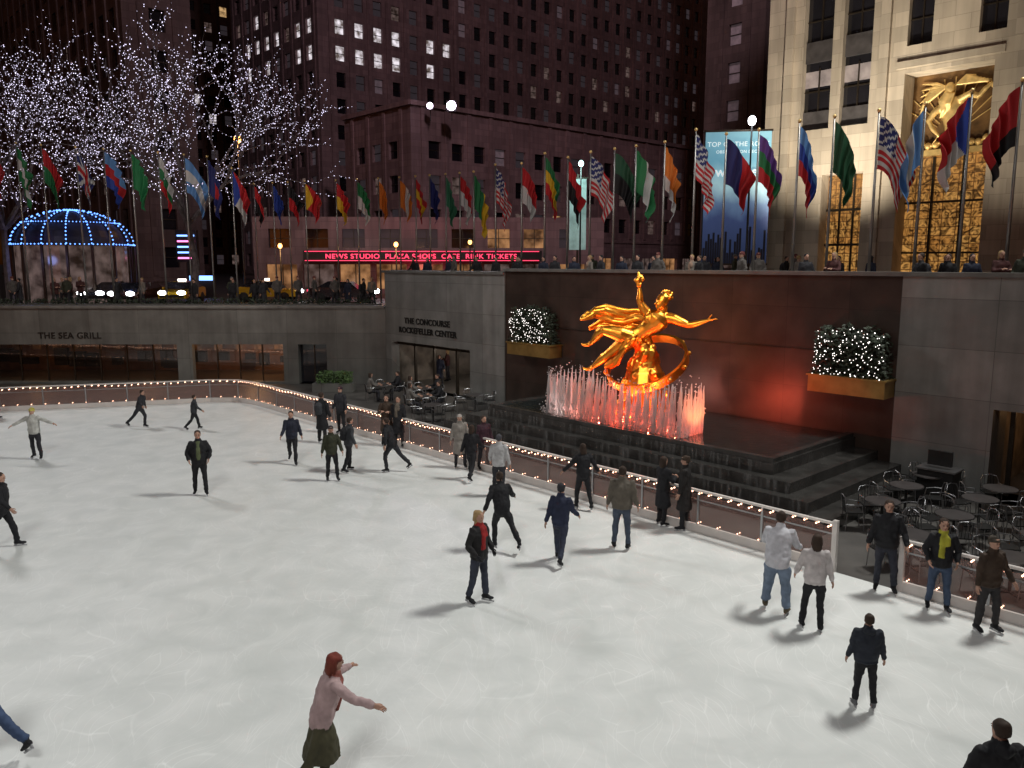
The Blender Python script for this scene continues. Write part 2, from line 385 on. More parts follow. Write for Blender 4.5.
# ------------------------------------------------------------------ ice
m,nt_,b=new_mat('ice')
tc=nt_.nodes.new('ShaderNodeTexCoord')
def nz(sc_,det=5,dist=0,vec=None):
    n=nt_.nodes.new('ShaderNodeTexNoise'); n.inputs['Scale'].default_value=sc_; n.inputs['Detail'].default_value=det; n.inputs['Distortion'].default_value=dist
    L(nt_,vec or tc.outputs['Object'],n.inputs['Vector']); return n
big=nz(.16,3); mid=nz(1.2,6,.6); fine=nz(9,1)
warp=nz(.9,0); add=nt_.nodes.new('ShaderNodeVectorMath'); add.operation='MULTIPLY_ADD'
L(nt_,warp.outputs['Color'],add.inputs[0]); add.inputs[1].default_value=(1.0,1.0,0); L(nt_,tc.outputs['Object'],add.inputs[2])
scr=[]
for sc_,rot,w_ in ((1.5,.3,.009),(2.6,1.2,.014),(4.2,2.2,.022)):
    mpn=nt_.nodes.new('ShaderNodeMapping'); mpn.inputs['Rotation'].default_value=(0,0,rot); mpn.inputs['Scale'].default_value=(1,.16,1)
    L(nt_,add.outputs[0],mpn.inputs['Vector'])
    v=nt_.nodes.new('ShaderNodeTexVoronoi'); v.voronoi_dimensions='2D'; v.feature='DISTANCE_TO_EDGE'; v.inputs['Scale'].default_value=sc_
    L(nt_,mpn.outputs[0],v.inputs['Vector'])
    mr=nt_.nodes.new('ShaderNodeMapRange'); mr.inputs['From Min'].default_value=0; mr.inputs['From Max'].default_value=w_; mr.inputs['To Min'].default_value=1; mr.inputs['To Max'].default_value=0
    L(nt_,v.outputs['Distance'],mr.inputs['Value']); scr.append(mr.outputs[0])
acc=scr[0]
for o_ in scr[1:]:
    a_=nt_.nodes.new('ShaderNodeMath'); a_.operation='ADD'; L(nt_,acc,a_.inputs[0]); L(nt_,o_,a_.inputs[1]); acc=a_.outputs[0]
msk=nt_.nodes.new('ShaderNodeMapRange'); msk.inputs['From Min'].default_value=.36; msk.inputs['From Max'].default_value=.58; L(nt_,mid.outputs['Fac'],msk.inputs['Value'])
am=nt_.nodes.new('ShaderNodeMath'); am.operation='MULTIPLY'; L(nt_,acc,am.inputs[0]); L(nt_,msk.outputs[0],am.inputs[1]); acc2=am.outputs[0]
cr=nt_.nodes.new('ShaderNodeValToRGB'); cr.color_ramp.elements[0].position=.34; cr.color_ramp.elements[0].color=(.63,.65,.635,1)
cr.color_ramp.elements[1].position=.64; cr.color_ramp.elements[1].color=(.78,.79,.775,1)
mm=nt_.nodes.new('ShaderNodeMath'); mm.operation='MULTIPLY_ADD'; mm.inputs[1].default_value=.4
hm=nt_.nodes.new('ShaderNodeMath'); hm.operation='MULTIPLY'; hm.inputs[1].default_value=.6; L(nt_,mid.outputs['Fac'],hm.inputs[0])
L(nt_,big.outputs['Fac'],mm.inputs[0]); L(nt_,hm.outputs[0],mm.inputs[2]); L(nt_,mm.outputs[0],cr.inputs[0])
mixc=nt_.nodes.new('ShaderNodeMixRGB'); mixc.inputs[2].default_value=(.9,.91,.90,1)
sf=nt_.nodes.new('ShaderNodeMath'); sf.operation='MULTIPLY'; sf.inputs[1].default_value=.5; sf.use_clamp=True; L(nt_,acc2,sf.inputs[0])
L(nt_,sf.outputs[0],mixc.inputs[0]); L(nt_,cr.outputs[0],mixc.inputs[1]); L(nt_,mixc.outputs[0],b.inputs['Base Color'])
bp=nt_.nodes.new('ShaderNodeBump'); bp.inputs['Strength'].default_value=.25; bp.inputs['Distance'].default_value=.02
L(nt_,fine.outputs['Fac'],bp.inputs['Height']); L(nt_,bp.outputs[0],b.inputs['Normal'])
b.inputs['Roughness'].default_value=.5
b.inputs['Specular IOR Level'].default_value=.35
M_ice=m
fence1=[P(s,0) for s in (0,5,10,15,20,24.8,26.6)]+[Vector((-12.6,36.35,0)),Vector((-13.9,36.35,0)),Vector((-15.6,35.8,0)),Vector((-22.1,34.0,0)),Vector((-40,29.4,0))]
fence2=[P(-1.35,0),P(-6,0),P(-14,0)]
mb=MB()
ice=[P(-21,-.02)]+[p.copy() for p in fence1]+[Vector((-40,3,0)),Vector((14,2.2,0))]
mb.face([(p.x,p.y,.015) for p in ice],M_ice); mb.obj('ice')

# ------------------------------------------------------------------ rink fences
mf,nf,bf=new_mat('fence_glass'); tr=nf.nodes.new('ShaderNodeBsdfTransparent'); tr.inputs[0].default_value=(.86,.84,.84,1)
bf.inputs['Base Color'].default_value=(.50,.27,.23,1); bf.inputs['Roughness'].default_value=.12  # pinkish base colour paints the reflected lights into the glass
mx=nf.nodes.new('ShaderNodeMixShader'); mx.inputs[0].default_value=.26
L(nf,tr.outputs[0],mx.inputs[1]);L(nf,bf.outputs[0],mx.inputs[2]);L(nf,mx.outputs[0],nf.nodes['Material Output'].inputs[0])
def fence(name,pts):
    e=empty(name); mb=MB(); mgl=MB(); ml=MB()
    for i in range(len(pts)-1):
        a,b_=pts[i],pts[i+1]; d=b_-a; l=d.length; d.normalize(); n=Vector((-d.y,d.x,0))
        np_=max(1,round(l/1.55))
        for j in range(np_):
            p0=a+d*l*j/np_
            mb.box(p0+Vector((0,0,.51)),(.05,.05,1.02),M_steel,d,n,Z3)
        c=a+d*l/2
        mb.box(c+Vector((0,0,1.045)),(l+.02,.075,.05),M_white,d,n,Z3)
        mb.box(c+Vector((0,0,.12)),(l+.01,.06,.2),M_white,d,n,Z3)
        mb.box(c+Vector((0,0,.82)),(l+.01,.03,.03),M_steel,d,n,Z3)
        p0,p1=a+Vector((0,0,.24)),b_+Vector((0,0,.24)); mgl.face([p0,p1,p1+Vector((0,0,.72)),p0+Vector((0,0,.72))],mf)
        nl=int(l/.26)
        for j in range(nl):
            q=a+d*(j+.5)*l/nl
            sag=.05*math.sin(j*.7)
            for sd in(-1,1):
                ml.dot((q.x+n.x*.055*sd,q.y+n.y*.055*sd,.97+sag*.5),.025,M_bulb)
            if j%2==0:
                ml.dot((q.x+n.x*.05,q.y+n.y*.05,.27),.018,M_bulb); ml.dot((q.x-n.x*.05,q.y-n.y*.05,.27),.018,M_bulb)
    for p0 in (pts[0],pts[-1]): mb.box(p0+Vector((0,0,.56)),(.1,.1,1.12),M_white,S3,N3,Z3)
    mb.obj('rails_and_posts',e); mgl.obj('glass_panels',e); ml.obj('string_lights',e)
fence('rink_fence',fence1); fence('rink_fence',fence2)

# ------------------------------------------------------------------ fountain
ft=empty('fountain')
mb=MB()
def tier(s0,s1,n0,z0,z1,m): mb.sbox(s0,s1,n0,8.03,z0,z1,m)
tier(1.2,17.0,2.0,-.01,.30,M_wet); tier(1.8,16.2,2.40,.30,.58,M_wet); tier(2.5,15.4,2.8,.58,.86,M_wet); tier(3.2,14.6,3.2,.86,1.16,M_wet)
mb.obj('stepped_cascade',ft)
mb=MB()
mb.sbox(3.25,14.55,3.25,3.45,1.16,1.28,M_wet); mb.sbox(3.25,3.45,3.45,8,1.16,1.28,M_wet); mb.sbox(14.35,14.55,3.45,8,1.16,1.28,M_wet)
mb.obj('basin_rim',ft)
M_water=mat('dark_water',(.015,.02,.02),.08,var=.2,bump=.8,bscale=5)
mb=MB(); mb.face([P(3.46,3.46,1.235),P(14.34,3.46,1.235),P(14.34,7.99,1.235),P(3.46,7.99,1.235)],M_water); mb.obj('basin_water',ft)
mwf,nw,bw=new_mat('falling_water'); bw.inputs['Base Color'].default_value=(.5,.5,.5,1); bw.inputs['Roughness'].default_value=.15
tcw=nw.nodes.new('ShaderNodeTexCoord'); mpw=nw.nodes.new('ShaderNodeMapping'); mpw.inputs['Scale'].default_value=(9,9,.8)
nzw=nw.nodes.new('ShaderNodeTexNoise'); nzw.inputs['Scale'].default_value=1; L(nw,tcw.outputs['Object'],mpw.inputs[0]);L(nw,mpw.outputs[0],nzw.inputs['Vector'])
mrw=nw.nodes.new('ShaderNodeMapRange'); mrw.inputs['From Min'].default_value=.5; mrw.inputs['From Max'].default_value=.8; mrw.inputs['To Max'].default_value=.3
L(nw,nzw.outputs['Fac'],mrw.inputs['Value']); trw=nw.nodes.new('ShaderNodeBsdfTransparent'); mxw=nw.nodes.new('ShaderNodeMixShader')
L(nw,mrw.outputs[0],mxw.inputs[0]);L(nw,trw.outputs[0],mxw.inputs[1]);L(nw,bw.outputs[0],mxw.inputs[2]);L(nw,mxw.outputs[0],nw.nodes['Material Output'].inputs[0])
mb=MB()
for n0,z0,z1,s0,s1 in((1.97,.02,.3,1.2,17),(2.37,.3,.58,1.8,16.2),(2.77,.58,.86,2.5,15.4),(3.17,.86,1.16,3.2,14.6)):
    mb.face([P(s0,n0,z0),P(s1,n0,z0),P(s1,n0,z1+.01),P(s0,n0,z1+.01)],mwf)
mb.obj('falling_water',ft)
mj,nj,bj=new_mat('water_jet'); tl=nj.nodes.new('ShaderNodeBsdfTranslucent'); tl.inputs[0].default_value=(.95,.92,.92,1)
df=nj.nodes.new('ShaderNodeBsdfDiffuse'); df.inputs[0].default_value=(.42,.42,.42,1); mx1=nj.nodes.new('ShaderNodeMixShader'); mx1.inputs[0].default_value=.4
L(nj,tl.outputs[0],mx1.inputs[1]);L(nj,df.outputs[0],mx1.inputs[2]);L(nj,mx1.outputs[0],nj.nodes['Material Output'].inputs[0])
mb=MB(); rj=random.Random(5)
path=[]
for i in range(56): path.append((6.55+i*5.45/55,3.68+.05*math.sin(i*1.9)))
for i in range(12): path.append((12.05+.15*math.sin(i/11*math.pi),3.8+i*.2))
for i in range(7): path.append((6.5,3.8+i*.16))
for i,(s_,n_) in enumerate(path):
    h=1.28+.12*math.sin(s_*2.1)+rj.random()*.22
    lean=(rj.random()-.5)*.06
    pts=[];rad=[]
    for k in range(10):
        t=k/9; pts.append(P(s_+lean*t+(rj.random()-.5)*.016,n_+.10*t,1.22+h*t)); rad.append((.040+.024*math.sin(math.pi*min(1,t*.8+.1)))*(1-.80*t**3)*(.7+rj.random()*.5))
    mb.loft(pts,rad,mj,n=7)
    for k in range(9):
        t=.4+rj.random()*.75; c=P(s_+(rj.random()-.5)*.12,n_+.05+(rj.random()-.5)*.14,1.22+h*t); mb.dot(c,.010+rj.random()*.020,mj)
for k in range(2000):
    s_=6.35+rj.random()*5.9; c=P(s_,3.52+rj.random()*.6,1.25+abs(rj.gauss(0,.26))); mb.dot(c,.012+rj.random()*.026,mj)
mb.obj('water_jets',ft,smooth=True)
for s_,e_,c_ in ((6.95,190,(1,.13,.07)),(7.9,270,(1,.10,.045)),(8.9,290,(1,.09,.04)),(9.9,250,(1,.11,.05)),(10.8,120,(1,.28,.20)),(11.6,70,(1,.70,.64))):
    light('POINT','basin_lamp',P(s_,3.98,1.36),e_,c_,radius=.04).parent=ft

# ------------------------------------------------------------------ remeshed figures
def remesh_from(mb,vox,smooth=2,disp=None):
    me=bpy.data.meshes.new('tmp'); me.from_pydata(mb.v,[],mb.f); me.update()
    o=bpy.data.objects.new('tmp',me); COL.objects.link(o)
    r=o.modifiers.new('r','REMESH'); r.mode='VOXEL'; r.voxel_size=vox
    if smooth:
        s_=o.modifiers.new('s','SMOOTH'); s_.iterations=smooth; s_.factor=.5
    dg=bpy.context.evaluated_depsgraph_get(); ev=o.evaluated_get(dg)
    out=bpy.data.meshes.new_from_object(ev)
    bpy.data.objects.remove(o); bpy.data.meshes.remove(me)
    return out

# Prometheus statue ------------------------------------------------
RB=Vector((.96,-.28,0)); FB=Vector((-.28,-.96,0)); SC_=Vector((4.25,25.95,0))
def q3(x,z,f=0): return SC_+RB*x+FB*f+Vector((0,0,z))
G=M_gold
mb=MB()
def limb(pts,rad,n=14): mb.loft([q3(*p) for p in pts],rad,G,n=n,xdir=FB)
limb([(-.66,3.86,0),(-.50,3.94,.03),(-.28,4.03,.05),(-.06,4.14,.06),(.12,4.27,.06),(.32,4.44,.07),(.48,4.60,.07),(.58,4.72,.06),(.64,4.82,.05)],
     [(.19,.22),(.26,.31),(.26,.30),(.23,.26),(.23,.27),(.28,.37),(.29,.41),(.22,.31),(.13,.14)],18)
for x,z in((.25,4.60),(.53,4.42)): mb.ell(q3(x,z,.23),(.21,.09,.17),G)
for x,z in((.10,4.36),(.24,4.24),(-.04,4.22),(.10,4.10),(-.18,4.10),(-.05,3.98)): mb.ell(q3(x,z,.2),(.09,.075,.08),G)
limb([(.58,4.74,.06),(.64,4.9,.07),(.66,5.0,.08)],[.15,.135,.14])
mb.loft([q3(.50,4.92,.22),q3(.53,5.01,.19),q3(.60,5.14,.14),q3(.66,5.28,.09),q3(.71,5.42,.05)],[(.07,.085),(.12,.15),(.165,.20),(.17,.20),(.10,.11)],G,n=16,xdir=FB)
mb.loft([q3(.46,5.18,.28),q3(.40,5.08,.34),q3(.46,5.05,.29)],[.025,.042,.025],G,n=6)
for i in range(30):
    a=i*2.4; t=(i+.5)/30; mb.ell(q3(.72+.19*math.sqrt(t)*math.cos(a),5.33+.19*math.sqrt(t)*math.sin(a)*.9,.01-.13*math.cos(i*1.7)),(.068,.068,.068),G,n=7,rings=5)
mb.ell(q3(.20,4.72,.04),(.19,.19,.19),G)
limb([(.3,4.66,.04),(.12,4.80,.08),(-.02,4.98,.12),(-.08,5.12,.14)],[.17,.165,.14,.105])
limb([(-.08,5.08,.14),(-.10,5.22,.16),(-.10,5.42,.17),(-.12,5.58,.17)],[.105,.118,.085,.058])
mb.ell(q3(-.13,5.66,.17),(.085,.08,.095),G)
for j in range(4): mb.loft([q3(-.20+.045*j,5.64,.24),q3(-.20+.045*j,5.72,.25),q3(-.19+.04*j,5.74,.2)],[.022,.022,.016],G,n=6)
mb.loft([q3(-.13,5.7,.17),q3(-.19,5.82,.17),q3(-.12,5.94,.17),q3(-.17,6.1,.17)],[.07,.135,.09,.02],G,n=8)
mb.loft([q3(-.1,5.74,.17),q3(-.02,5.86,.17),q3(-.05,5.99,.17)],[.05,.075,.02],G,n=8)
mb.ell(q3(.86,4.62,.04),(.19,.19,.19),G)
limb([(.76,4.64,.04),(1.0,4.60,.1),(1.25,4.50,.14),(1.45,4.42,.16)],[.175,.17,.145,.108])
limb([(1.42,4.42,.16),(1.6,4.44,.18),(1.85,4.52,.2),(2.02,4.57,.2)],[.108,.12,.088,.06])
mb.loft([q3(2.0,4.57,.2),q3(2.1,4.59,.2),q3(2.2,4.60,.2)],[(.045,.06),(.09,.045),(.08,.035)],G,xdir=FB)
for j,l in enumerate((.16,.2,.19,.15)): mb.loft([q3(2.17,4.61,.27-.045*j),q3(2.17+l*.6,4.64,.28-.05*j),q3(2.17+l,4.62,.28-.05*j)],[.028,.026,.02],G,n=6)
mb.loft([q3(2.06,4.62,.22),q3(2.12,4.72,.24),q3(2.18,4.77,.25)],[.032,.028,.022],G,n=6)
limb([(-.42,3.98,.12),(-.72,4.10,.26),(-1.02,4.18,.34),(-1.24,4.22,.36)],[.29,.26,.20,.15])
limb([(-1.22,4.24,.36),(-1.36,4.12,.3),(-1.50,3.95,.2),(-1.68,3.74,.1)],[.15,.165,.13,.07])
mb.loft([q3(-1.66,3.77,.1),q3(-1.76,3.70,.12),q3(-1.90,3.70,.16),q3(-2.0,3.73,.18)],[(.06,.07),(.07,.075),(.08,.05),(.06,.025)],G,xdir=FB)
limb([(-.48,3.86,-.08),(-.74,3.66,-.05),(-.98,3.48,-.02),(-1.14,3.36,0)],[.27,.235,.18,.145])
limb([(-1.12,3.38,0),(-1.27,3.26,-.06),(-1.45,3.10,-.12),(-1.66,2.92,-.18)],[.14,.155,.125,.07])
mb.loft([q3(-1.64,2.94,-.18),q3(-1.74,2.86,-.16),q3(-1.88,2.86,-.12),q3(-1.98,2.9,-.1)],[(.06,.07),(.07,.075),(.08,.05),(.06,.025)],G,xdir=FB)
def cloth(path,w,folds=4):
    for j in range(folds):
        o=(j/(folds-1)-.5)
        pts=[];rad=[]
        for i,(x,z,f) in enumerate(path):
            t=i/(len(path)-1); W_=w*(math.sin(math.pi*(.12+.8*t)))
            pts.append(q3(x+o*W_*.25,z+o*W_,f+.05*math.sin(j*2+i))); rad.append((.05,.62*W_/folds+.03))
        mb.loft(pts,rad,G,n=10,xdir=FB)
cloth([(.10,4.66,-.12),(-.25,4.70,-.2),(-.6,4.62,-.22),(-.95,4.66,-.2),(-1.3,4.78,-.12),(-1.62,4.76,-.05),(-1.86,4.62,0)],.42,4)
cloth([(-1.62,4.62,-.05),(-1.86,4.66,0),(-2.05,4.55,.05)],.2,3)
cloth([(-.05,4.35,-.2),(-.5,4.36,-.25),(-.95,4.42,-.25),(-1.4,4.40,-.2),(-1.8,4.22,-.12)],.28,3)
cloth([(-.2,3.98,.30),(-.45,3.8,.36),(-.62,3.55,.34),(-.72,3.3,.28),(-.95,3.1,.2),(-1.2,3.02,.15)],.36,4)
for i in range(210):
    a=rj.random()*6.28; zz=1.3+2.45*rj.random()**.8; r_=max(.10,.90-(zz-1.9)*.42) if zz>1.9 else .90
    rr_=r_*rj.uniform(.55,1.0); s_=rj.uniform(.13,.27)
    rot=Matrix.Rotation(rj.uniform(-.5,.5),3,'X')@Matrix.Rotation(rj.uniform(-.5,.5),3,'Y')
    mb.ell(q3(.10+rr_*math.cos(a)*.98,zz,rr_*math.sin(a)*.85),(s_*.8,s_*.8,s_*rj.uniform(1.0,1.9)),G,n=6,rings=4,rot=rot)
mb.loft([q3(-.22,3.88,-.12),q3(-.04,3.62,-.14),q3(.06,3.3,-.12),q3(.10,2.8,-.08),q3(.10,2.2,0),q3(.10,1.25,0)],[.16,.25,.4,.6,.7,.75],G,n=12)
me=remesh_from(mb,.022,2)
me.materials.clear(); me.materials.append(G); me.polygons.foreach_set('use_smooth',[True]*len(me.polygons))
st=empty('prometheus_statue')
so=bpy.data.objects.new('figure_and_mountain',me); COL.objects.link(so); so.parent=st
mb=MB()
for i in range(72):
    a0=2*math.pi*i/72;a1=2*math.pi*(i+1)/72
    def rp(a,r,h):
        v=Vector((r*math.cos(a),r*math.sin(a),h))
        v=Matrix.Rotation(-15*D2R,3,'Y')@Matrix.Rotation(30*D2R,3,'X')@v
        return q3(.15,3.15,.0)+RB*v.x+FB*(-v.y)+Vector((0,0,v.z))
    for (r0,h0,r1,h1) in ((1.28,-.15,1.37,-.15),(1.37,-.15,1.37,.15),(1.37,.15,1.28,.15),(1.28,.15,1.28,-.15)):
        mb.face([rp(a0,r0,h0),rp(a1,r0,h0),rp(a1,r1,h1),rp(a0,r1,h1)],G)
    if i%6==0:
        mb.ell(rp(a0,1.38,0),(.09,.09,.08),G,n=8,rings=5)
mb.obj('zodiac_ring',st,smooth=False)
light('SPOT','statue_spot',P(9.5,-.5,9.5)+Vector((-1,-6,0)),1350,(1,.58,.27),target=q3(0,4.4),radius=.5,angle=26).parent=st
light('SPOT','statue_uplight',P(11.5,4.1,1.4),320,(1,.32,.12),target=q3(-.3,4.6),radius=.15,angle=75).parent=st
light('SPOT','statue_uplight.001',P(5.5,4.1,1.4),380,(1,.27,.09),target=q3(.5,4.4),radius=.15,angle=75).parent=st
light('SPOT','statue_side_spot',Wp(17,-.8,5.8),350,(1,.68,.36),target=q3(0,4.4),radius=.15,angle=50).parent=st

def wall_shrub(k,z0,wd,h):
    e=empty('lit_wall_planter'); mb=MB()
    mb.box(Wp(k,-.35,z0-.28),(wd+.2,.7,.5),M_brass,S3,N3,Z3); mb.box(Wp(k,-.35,z0-.02),(wd+.3,.8,.05),M_brass,S3,N3,Z3)
    mb.obj('brass_planter',e)
    mb=MB(); ml=MB()
    for i in range(2200):
        a,b_,c=rnd.random()-.5,rnd.random()-.5,rnd.random()
        top=h*(1-.25*abs(a)+.08*math.sin(a*19))
        p=Wp(k+a*(wd+.15)*(1-.12*c),-.35+b_*.66,z0+c*top)
        d=Vector((rnd.gauss(0,1),rnd.gauss(0,1),rnd.gauss(0,1))).normalized(); f=d.orthogonal().normalized(); s_=.075
        mb.face([p-d*s_,p+f*s_*.5,p+d*s_,p-f*s_*.5],M_leafdark)
    for i in range(170):
        a,c=rnd.random()-.5,rnd.random()
        p=Wp(k+a*wd,-.35-.3-rnd.random()*.06,z0+c*h*(1-.25*abs(a))); ml.dot(p,.012+.008*rnd.random(),M_bulbw)
    mb.obj('shrub',e); ml.obj('string_lights',e)
wall_shrub(17.1,3.05,2.35,1.5); wall_shrub(3.65,3.05,2.1,1.5)

# ------------------------------------------------------------------ people
mpn_,np_,bpn=new_mat('person_surfaces')
at=np_.nodes.new('ShaderNodeAttribute'); at.attribute_name='Col'
tc=np_.nodes.new('ShaderNodeTexCoord'); n1=np_.nodes.new('ShaderNodeTexNoise'); n1.inputs['Scale'].default_value=7; n1.inputs['Detail'].default_value=4
L(np_,tc.outputs['Object'],n1.inputs['Vector']); mr=np_.nodes.new('ShaderNodeMapRange'); mr.inputs['From Min'].default_value=.3;mr.inputs['From Max'].default_value=.7;mr.inputs['To Min'].default_value=.75;mr.inputs['To Max'].default_value=1.2
L(np_,n1.outputs['Fac'],mr.inputs['Value']); ml_=np_.nodes.new('ShaderNodeVectorMath'); ml_.operation='SCALE'; L(np_,at.outputs['Color'],ml_.inputs[0]); L(np_,mr.outputs[0],ml_.inputs['Scale'])
L(np_,ml_.outputs[0],bpn.inputs['Base Color']); bpn.inputs['Roughness'].default_value=.75; bpn.inputs['Specular IOR Level'].default_value=.3
M_person=mpn_

SKIN=(.46,.27,.20); BLK=(.014,.014,.017); DK=(.026,.026,.032); NAVY=(.018,.023,.045); LJEAN=(.16,.21,.29)
BRN=(.04,.025,.018); BLOND=(.34,.23,.11); TAN=(.12,.105,.085); CHAR=(.04,.042,.048); PLUM=(.045,.018,.028); OLV=(.035,.038,.022); COCOA=(.05,.032,.022)
POSES=dict(
 stand=dict(legs=[(3,3,5),(-4,4,5)],arms=[(4,12,14,0),(2,14,12,0)]),
 contra=dict(legs=[(10,14,7),(-3,1,4)],arms=[(6,20,30,10),(0,14,12,0)],lean=2),
 walk=dict(legs=[(24,14,3),(-22,20,3)],arms=[(-20,14,18,0),(22,14,28,0)],lean=5),
 stride=dict(legs=[(26,34,4),(-30,14,12)],arms=[(-25,26,20,0),(30,30,30,0)],lean=18),
 glide=dict(legs=[(14,26,4),(-34,20,14)],arms=[(10,55,15,0),(-15,50,12,0)],lean=16),
 out=dict(legs=[(8,14,7),(-8,10,7)],arms=[(8,68,12,0),(4,62,15,0)],lean=6),
 halfout=dict(legs=[(12,16,7),(-10,12,6)],arms=[(8,38,20,0),(-8,32,22,0)],lean=7),
 pockets=dict(legs=[(5,4,5),(-6,6,5)],arms=[(-8,24,50,35),(-8,24,50,35)]),
 bent=dict(legs=[(22,26,8),(4,8,8)],arms=[(35,14,30,10),(25,18,40,10)],lean=20),
 folded=dict(legs=[(3,3,5),(-4,4,5)],arms=[(18,18,85,50),(18,18,90,50)]),
 reach=dict(legs=[(16,24,6),(-24,14,8)],arms=[(60,40,15,0),(50,35,25,0)],lean=18),
 sit=dict(legs=[(85,85,8),(80,88,8)],arms=[(30,14,60,20),(30,14,60,20)],lean=5),
)
def person_mesh(name,h=1.75,top=BLK,pants=DK,hair=BRN,boots=BLK,pose='stand',skates=True,hairlen=0,hat=None,scarf=None,coat=0,wide=1.0,inner=None,glove=None,bag=None,vox=.017,seed=0,skirt=False,hood=False,baggy=1.0,short=False):
    ps=POSES[pose]; lean=ps.get('lean',0)*D2R
    mb=MB(); flab=[]
    def add(fn,*a,col=None,**k):
        n0=len(mb.f); fn(*a,**k); flab.extend([col]*(len(mb.f)-n0))
    M0=M_person
    R=Matrix.Rotation(-lean,3,'X'); piv=Vector((0,0,.95))
    def T(p):
        p=Vector(p)
        return R@(p-piv)+piv
    hem=.84-(.32 if coat else 0)
    wj=wide*1.04
    # winter jacket: padded, slightly bloused above the hem band
    tor=[(.90,.176,.135),(.96,.192,.148),(1.08,.182,.138),(1.2,.187,.138),(1.32,.200,.136),(1.40,.184,.114),(1.45,.12,.09),(1.49,.068,.068)]
    pts=[];rad=[]
    if coat: pts+=[Vector((0,0,hem-.05)),Vector((0,0,.70))]; rad+=[(.22*wj,.18),(.20*wj,.16)]
    pts+=[Vector((0,-.005,.860))]; rad+=[(.176*wj,.138*wj)]
    for z,a,b_ in tor: pts.append(T((0,0,z))); rad.append((a*wj,b_*(.5+.5*wj)))
    add(mb.loft,pts,rad,M0,n=20,col=top)
    if hood: add(mb.ell,T((0,-.10,1.47)),(.12,.07,.07),M0,col=top)
    add(mb.loft,[T((0,0,1.45)),T((0,0,1.535))],[(.088,.083),(.082,.082)],M0,n=12,col=(scarf or top))
    if scarf:
        add(mb.loft,[T((0.0,.06,1.50)),T((.03,.12,1.42)),T((.04,.155,1.25)),T((.045,.155,1.05))],[(.04,.03),(.045,.03),(.045,.02),(.05,.018)],M0,col=scarf)
        add(mb.loft,[T((0.0,.06,1.50)),T((-.04,.12,1.42)),T((-.05,.155,1.28))],[(.04,.03),(.045,.03),(.045,.02)],M0,col=scarf)
    if inner:
        add(mb.loft,[T((0,.085,1.46)),T((0,.13,1.3)),T((0,.145,1.1)),T((0,.14,.98))],[(.05,.02),(.05,.02),(.045,.02),(.04,.02)],M0,col=inner)
    add(mb.loft,[Vector((0,0,.79)),Vector((0,0,.88)),Vector((0,0,.93))],[(.155*wide,.115),(.155*wide,.115),(.13*wide,.1)],M0,n=14,col=pants)
    if skirt: add(mb.loft,[Vector((0,0,.9)),Vector((0,0,.7)),Vector((0,-.02,.42))],[(.15,.12),(.2,.18),(.25,.24)],M0,n=16,col=pants)
    extra=[]
    for sd,(sw,kn,ab) in zip((-1,1),ps['legs']):
        hip=Vector((sd*.088,0,.9)); a=sw*D2R; b_=ab*D2R
        th=Vector((sd*math.sin(b_),math.sin(a)*math.cos(b_),-math.cos(a)*math.cos(b_)))*.41
        kp=hip+th; a2=(sw-kn)*D2R; b2=b_*.6
        sh=Vector((sd*math.sin(b2),math.sin(a2)*math.cos(b2),-math.cos(a2)*math.cos(b2)))*.40
        an=kp+sh
        g=baggy
        add(mb.loft,[hip,hip+th*.3,hip+th*.7,kp],[(.088,.095),(.093*g,.1),(.077*g,.080*g),(.066*g,.070*g)],M0,n=12,col=pants)
        add(mb.loft,[kp,kp+sh*.3,kp+sh*.65,an+Vector((0,0,.03))],[(.066*g,.070*g),(.064*g,.072*g),(.058*g,.062*g),(.060*g,.064*g)],M0,n=12,col=pants)
        pit=min(0,a2)*.8
        F=Matrix.Rotation(pit,3,'X')@Matrix.Rotation(-sd*10*D2R,3,'Z')
        fo=(lambda an,F: (lambda x,y,z: an+F@Vector((x,y,z))))(an,F)
        add(mb.loft,[fo(0,-.005,.10),fo(0,-.005,.02),fo(0,0,-.03)],[.05,.05,.05],M0,col=boots)
        add(mb.loft,[fo(0,-.07,-.045),fo(0,.0,-.04),fo(0,.08,-.05),fo(0,.165,-.062)],[(.038,.04),(.043,.045),(.046,.036),(.034,.022)],M0,n=10,col=boots)
        extra.append((fo,F))
    hands=[]
    for sd,(fw,ab,el,inn) in zip((-1,1),ps['arms']):
        shd=T((sd*.17*wide,0,1.41)); a=fw*D2R; b_=ab*D2R
        def dr(f_,b__): return Vector((sd*math.sin(b__),math.sin(f_)*math.cos(b__),-math.cos(f_)*math.cos(b__)))
        up=dr(a,b_)*.285; elb=shd+up
        fd=dr(a+el*D2R,b_-inn*D2R); fa=fd*.245; wr=elb+fa
        add(mb.loft,[shd-up*.12,shd+up*.2,shd+up*.7,elb],[.07,.073,.065,.060],M0,n=12,col=top)
        if short:
            add(mb.loft,[elb,elb+fa*.5,wr],[.045,.04,.028],M0,n=10,col=SKIN)
        else:
            add(mb.loft,[elb,elb+fa*.4,elb+fa*.85,wr],[.060,.056,.050,.042],M0,n=12,col=top)
        hc=glove or SKIN
        add(mb.loft,[wr-fd*.02,wr+fd*.03,wr+fd*.075,wr+fd*.1],[(.024,.03),(.022,.04),(.022,.042),(.015,.036)],M0,n=8,col=hc)
        hands.append((wr,fd,sd,hc))
    hc_=T((0,.0,1.50))
    def Hd(x,y,z): return hc_+Matrix.Rotation(-lean*.35,3,'X')@Vector((x,y,z))
    add(mb.loft,[T((0,0,1.44)),Hd(0,.005,.05),Hd(0,.01,.09)],[.058,.052,.055],M0,col=SKIN)
